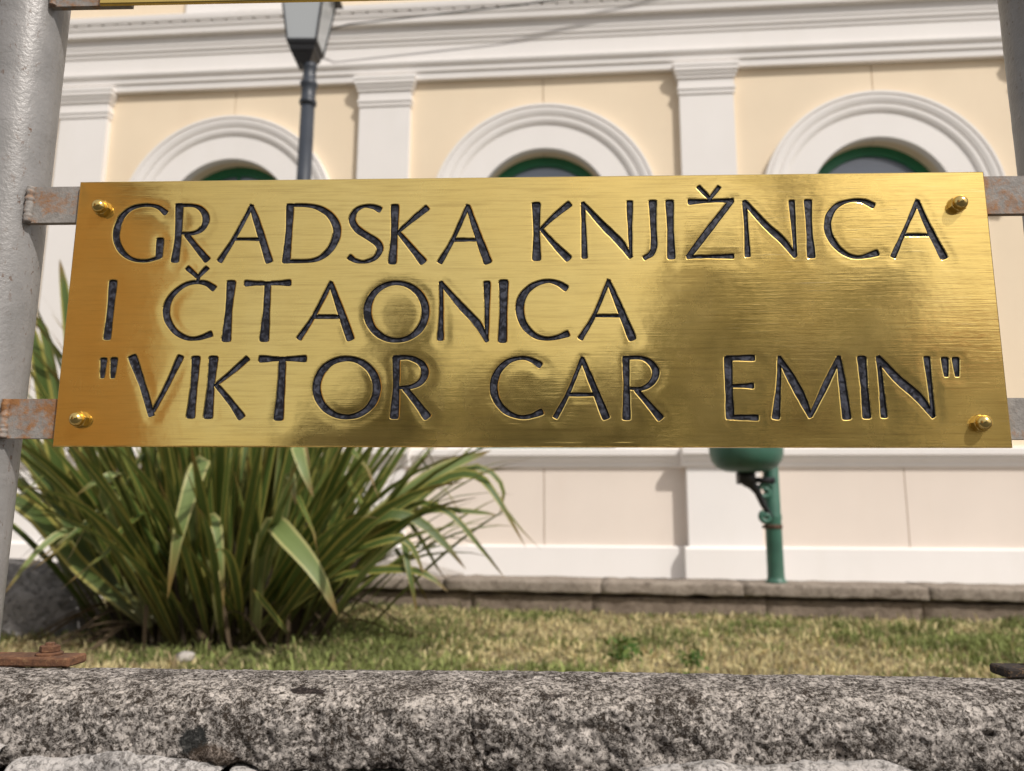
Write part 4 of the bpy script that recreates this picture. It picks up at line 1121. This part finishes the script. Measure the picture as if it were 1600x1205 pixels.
def plaque(loc, label, letters):
    e = empty('brass_plaque', loc, -YP, label, 'plaque', 'brass plaques')
    RIM, DEEP = 0.0005, 0.0011
    D1, D2 = 0.00015, 0.0011
    V2, F2, cls = [], [], []
    def put(poly, tag_):
        n0 = len(V2)
        area = sum(poly[i - 1][0] * poly[i][1] - poly[i][0] * poly[i - 1][1] for i in range(len(poly)))
        if area < 0: poly = list(poly)[::-1]
        V2.extend(Vector((float(a), float(b))) for a, b in poly)
        F2.append(list(range(n0, n0 + len(poly)))); cls.append(tag_)
    hw, hh = PW / 2 - .0008, PH / 2 - .0008
    put([(-hw, -hh), (hw, -hh), (hw, hh), (-hw, hh)], ('plate', -1))
    cen = []
    for li, (ch, closed, strokes) in enumerate(letters):
        for st in strokes:
            S = np.array(st, float) * 1e-4
            n = len(S)
            m = 2 * 8 if n <= 3 else 44
            if n == 2: m = 10
            Q = catmull(S, m)
            Q[:, 2] += (vnoise(np.stack([Q[:, 0] * 260, Q[:, 1] * 260, Q[:, 0] * 0 + li], -1), 3) - .5) * 0.0007
            cen.append(Q)
            for grow, tg in ((-0.0009, ('core', li)), (-0.00012, ('let', li)), (RIM, ('rim', li))):
                if closed:
                    t = np.gradient(Q[:, :2], axis=0); t[0] = t[-1] = (t[0] + t[-1]) / 2
                    t /= np.linalg.norm(t, axis=1)[:, None]
                    nr = np.stack([-t[:, 1], t[:, 0]], -1)
                    w = (Q[:, 2] / 2 + grow)[:, None]
                    a, b = Q[:, :2] + nr * w, Q[:, :2] - nr * w
                    # a ring as short quads, joined by the triangulation
                    for i in range(len(Q) - 1):
                        j = (i + 1) % (len(Q) - 1)
                        put([a[i], a[j], b[j], b[i]], tg)
                else:
                    o = stroke_outline(Q, grow)
                    put(o, tg)
    # a fine grid lets the polished face undulate
    gx, gz = np.meshgrid(np.linspace(-hw, hw, 300 if letters else 40)[1:-1], np.linspace(-hh, hh, 92 if letters else 14)[1:-1])
    gp = np.stack([gx.ravel(), gz.ravel()], -1)
    if cen:
        allc = np.concatenate(cen)
        dist = lambda p: np.min(np.stack([np.sqrt((p[:, 0] - c[0]) ** 2 + (p[:, 1] - c[1]) ** 2) - c[2] / 2 for c in allc]), 0)
        dg = dist(gp)
        gp = gp[dg > 0.0011]
    n0 = len(V2)
    V2.extend(Vector((float(a), float(b))) for a, b in gp)
    ov, oe, of, _, _, src = delaunay_2d_cdt(V2, [], F2, 1, 1e-7, True)
    ov = np.array([(p.x, p.y) for p in ov])
    groups = {'plate': [], 'rim': []}
    lets, cores = {}, {}
    for face, s in zip(of, src):
        kinds = [cls[i] for i in s]
        ct = [k for k in kinds if k[0] == 'core']
        lt = [k for k in kinds if k[0] == 'let']
        if ct: cores.setdefault(ct[0][1], []).append(face)
        elif lt: lets.setdefault(lt[0][1], []).append(face)
        elif any(k[0] == 'rim' for k in kinds): groups['rim'].append(face)
        elif kinds: groups['plate'].append(face)
    # depth of the face: soft roll-off round the letters, slow buckles of the sheet
    def relief(p):
        q = np.stack([p[:, 0], p[:, 1], p[:, 0] * 0], -1)
        h = fbm(q, 7, 3, .45, 3) * 0.00030 + fbm(q * np.array([1, 1.6, 1]), 30, 2, .5, 6) * 0.00005
        if cen:
            d = np.minimum(dist(p - np.array([0.0016, -0.0012])), 0.02)
            h = h + np.clip(1 - np.clip(d - .0012, 0, 1) / .0042, 0, 1) ** 2 * (3 - 2 * np.clip(1 - np.clip(d - .0012, 0, 1) / .0042, 0, 1)) * 0.000085
        e_ = np.clip(np.minimum(hw - np.abs(p[:, 0]), hh - np.abs(p[:, 1])) / .008, 0, 1)
        return h * e_ * e_ * (3 - 2 * e_)
    rel = relief(ov)
    letv = set(i for fs in lets.values() for f in fs for i in f)
    def sub(faces, depth_fn, name, mat, parent, smooth):
        ids = {}
        v, f = [], []
        for face in faces:
            q = []
            for i in face:
                if i not in ids:
                    ids[i] = len(v); v.append((ov[i, 0], rel[i] + depth_fn(i), ov[i, 1]))
                q.append(ids[i])
            f.append(q)
        return v, f
    v, f = sub(groups['plate'], lambda i: 0, 0, 0, 0, 0)
    nplate = len(f)
    mb = MB().add(v, f)
    if groups['rim']:
        v, f = sub(groups['rim'], lambda i: D1 if i in letv else 0.0, 0, 0, 0, 0)
        mb.add(v, f)
    # bevelled border, sides and back
    W, H = PW / 2, PH / 2
    inn = [(-hw, -hh), (hw, -hh), (hw, hh), (-hw, hh)]
    out = [(-W, -H), (W, -H), (W, H), (-W, H)]
    rl = relief(np.array(inn))
    v = [(x, rl[i], z) for i, (x, z) in enumerate(inn)] + [(x, .0007, z) for x, z in out] + [(x, TH_, z) for x, z in out]
    f = [(i, i + 4, (i + 1) % 4 + 4, (i + 1) % 4) for i in range(4)] + [(i + 4, i + 8, (i + 1) % 4 + 8, (i + 1) % 4 + 4) for i in range(4)] + [(8, 11, 10, 9)]
    mb.add(v, f)
    pl = mb.build('plate', brass, e)
    sm = np.zeros(len(pl.data.polygons), dtype=bool); sm[:nplate] = True
    pl.data.polygons.foreach_set('use_smooth', sm)
    # all plate faces must look at the viewer (-y)
    import bmesh
    bm = bmesh.new(); bm.from_mesh(pl.data)
    for face in bm.faces:
        if face.index < nplate and face.normal.y > 0: face.normal_flip()
    bm.to_mesh(pl.data); bm.free()
    for li, faces in sorted(lets.items()):
        cf = cores.get(li, [])
        cv = set(i for f_ in cf for i in f_)
        nw = len(faces)
        v, f = sub(faces + cf, lambda i: D2 if i in cv else D1, 0, 0, 0, 0)
        o = new_mesh('engraved_letter', v, f, enamel, e, False)
        o.data.materials.append(enamel_floor)
        mi = np.zeros(len(f), dtype=np.int32); mi[nw:] = 1
        o.data.polygons.foreach_set('material_index', mi)
        bm = bmesh.new(); bm.from_mesh(o.data)
        for face in bm.faces:
            if face.normal.y > 0: face.normal_flip()
        bm.to_mesh(o.data); bm.free()
        o['label'] = 'engraved black letter ' + letters[li][0] if letters[li][0] != '"' else 'engraved black quotation mark'
    # cap nuts at the corners: washer, hexagon and dome
    for (x, z) in ((-0.3103, 0.0772), (0.3085, 0.0735), (-0.3110, -0.0800), (0.3095, -0.0825)):
        prof_d = [(0.0057, 0.0045)] + [(0.0057 * math.cos(a), 0.0062 + 0.0060 * math.sin(a)) for a in np.linspace(0, math.pi / 2 - .05, 9)]
        b = MB().lathe([(0.0071, 0), (0.0071, .0006)], 24).lathe([(0.0066, .0004), (0.0067, .0046), (0.0062, .0054)], 6, 0, 0, rnd.uniform(0, 1)).lathe(prof_d, 24)
        o = new_mesh('cap_nut', [(x + a * .9, -c * .8, z + b_ * .9) for a, b_, c in b.v], [q[::1] for q in b.f], brass_nut, e)
        sm = [len(p.vertices) == 4 and i > 26 + 14 for i, p in enumerate(o.data.polygons)]
        o.data.polygons.foreach_set('use_smooth', sm)
    return e
plaque(PC, 'engraved brass plaque with black three-line lettering between the posts', LET)
plaque((PC.x, PC.y, PC.z + UP2 + 0.0005), 'brass plaque above the lettered one, only its lower edge showing', [])

# ------------------------------------------------------------------ across the street (seen mirrored in the brass)
def polar(az, d):
    a = math.radians(az)
    return d * math.sin(a) + 0.55 * math.tan(a), 0.53 - d * math.cos(a)
def tree(az, d, h, r, label, tall=1.0, trunk=0.14, dens=9000, clear=0.35):
    x, y = polar(az, d)
    e = empty('street_tree', (x, y, 0), rnd.uniform(0, 6), label, 'tree', 'trees across the street')
    MB().tube([(0, 0, 0), (.03, .02, h * clear), (-.02, .05, h * .7), (.02, 0, h * .9)], [trunk, trunk * .8, trunk * .5, trunk * .2], 8).build('trunk', bark_m, e, True)
    n = dens
    q = []
    hz = h * (1 - clear) / 2
    cl = []
    for _ in range(18):
        g = rng.normal(0, 1, 3); g /= np.linalg.norm(g)
        g *= rng.random() ** .33 * .72
        cl.append((g * np.array([r, r, hz]) + np.array([0, 0, h - hz]), rng.uniform(.35, .5) * r))
    for c, cr in cl:
        d_ = rng.normal(0, 1, (n // 18, 3)); d_ /= np.linalg.norm(d_, axis=1)[:, None]
        q.append(c + d_ * cr * rng.random((n // 18, 1)) ** .4 * np.array([1, 1, tall]))
    leaf_cloud('crown', np.concatenate(q), 0.15, [(0.05, 0.08, 0.03), (0.075, 0.11, 0.035), (0.035, 0.06, 0.022)], foliage_m, e)
tree(-12.2, 14, 5.75, 1.05, 'narrow dark tree across the street opposite the plaque', 1.5, clear=.12)
tree(-3.5, 14, 4.3, 1.5, 'round bushy tree across the street', clear=.15)
tree(10.6, 13, 6.9, 1.25, 'upright leafy tree across the street beside the bare trunk', 1.3, clear=.12)
tree(21.2, 13, 6.7, 0.85, 'leafy tree across the street right of the bare trunk', 1.2, clear=.12)
tree(3.5, 15, 4.4, 1.3, 'low wide tree across the street', clear=.12)
tree(-17.5, 15, 4.0, 1.1, 'small tree at the end of the row across the street', clear=.12)
px_, py_ = polar(16.9, 13)
e = empty('palm_tree', (px_, py_, 0), 0, 'tall palm across the street with a thick bare trunk', 'tree')
MB().tube([(0, 0, 0), (.02, 0, 3), (.05, .03, 6), (.02, .05, 9)], [.42, .34, .31, .28], 12).build('trunk', bark_m, e, True)
for k in range(18):
    a = k * 2.4; q = []
    for i in range(9):
        t = i / 8
        rr = 2.4 * t
        q.append((rr * math.cos(a), rr * math.sin(a), 9 + (0.9 + .5 * math.sin(k)) * math.sin(t * 2.6) - 1.6 * t * t))
    v, f = [], []
    for i, p in enumerate(q):
        w = .32 * math.sin(math.pi * min(.97, .08 + .9 * i / 8))
        v += [(p[0] - math.sin(a) * w, p[1] + math.cos(a) * w, p[2] - w * .4), p, (p[0] + math.sin(a) * w, p[1] - math.cos(a) * w, p[2] - w * .4)]
        if i: b = 3 * (i - 1); f += [(b, b + 1, b + 4, b + 3), (b + 1, b + 2, b + 5, b + 4)]
    new_mesh('frond', v, f, flax_m, e, True).data.uv_layers.new(name='UVMap')
def house(x0, x1, y0, y1, h, wall_m, label, floors):
    cx, cy = (x0 + x1) / 2, (y0 + y1) / 2
    e = empty('town_house', (cx, cy, 0), 0, label, 'house', 'houses across the street')
    a, b = (x1 - x0) / 2, (y1 - y0) / 2
    MB().box(-a, a, -b, b, 0, h).build('wall', wall_m, e)
    MB().add([(-a - .3, -b - .3, h), (a + .3, -b - .3, h), (a + .3, b + .3, h), (-a - .3, b + .3, h), (-a * .5, 0, h + 1.6), (a * .5, 0, h + 1.6)], [(0, 1, 5, 4), (2, 3, 4, 5), (1, 2, 5), (3, 0, 4), (3, 2, 1, 0)]).build('roof', tile_m, e)
    for fl in range(floors):
        for k in range(max(2, int(2 * a / 2.4))):
            n = max(2, int(2 * a / 2.4))
            wx = -a + (k + .5) * 2 * a / n
            wv = MB().box(wx - .45, wx + .45, b, b + .04, 1.0 + fl * 3, 2.5 + fl * 3).build('window', shutter_m, e)
            MB().box(wx - .36, wx + .36, b + .03, b + .05, 1.08 + fl * 3, 2.42 + fl * 3).build('pane', pane_m, wv)
house(-24, -11.0, -19, -9.5, 9.5, ochre_m, 'tall ochre house across the street at the left', 3)
house(6.2, 14.5, -24, -17.5, 5.2, pale_wall_m, 'low pale house across the street at the right', 1)
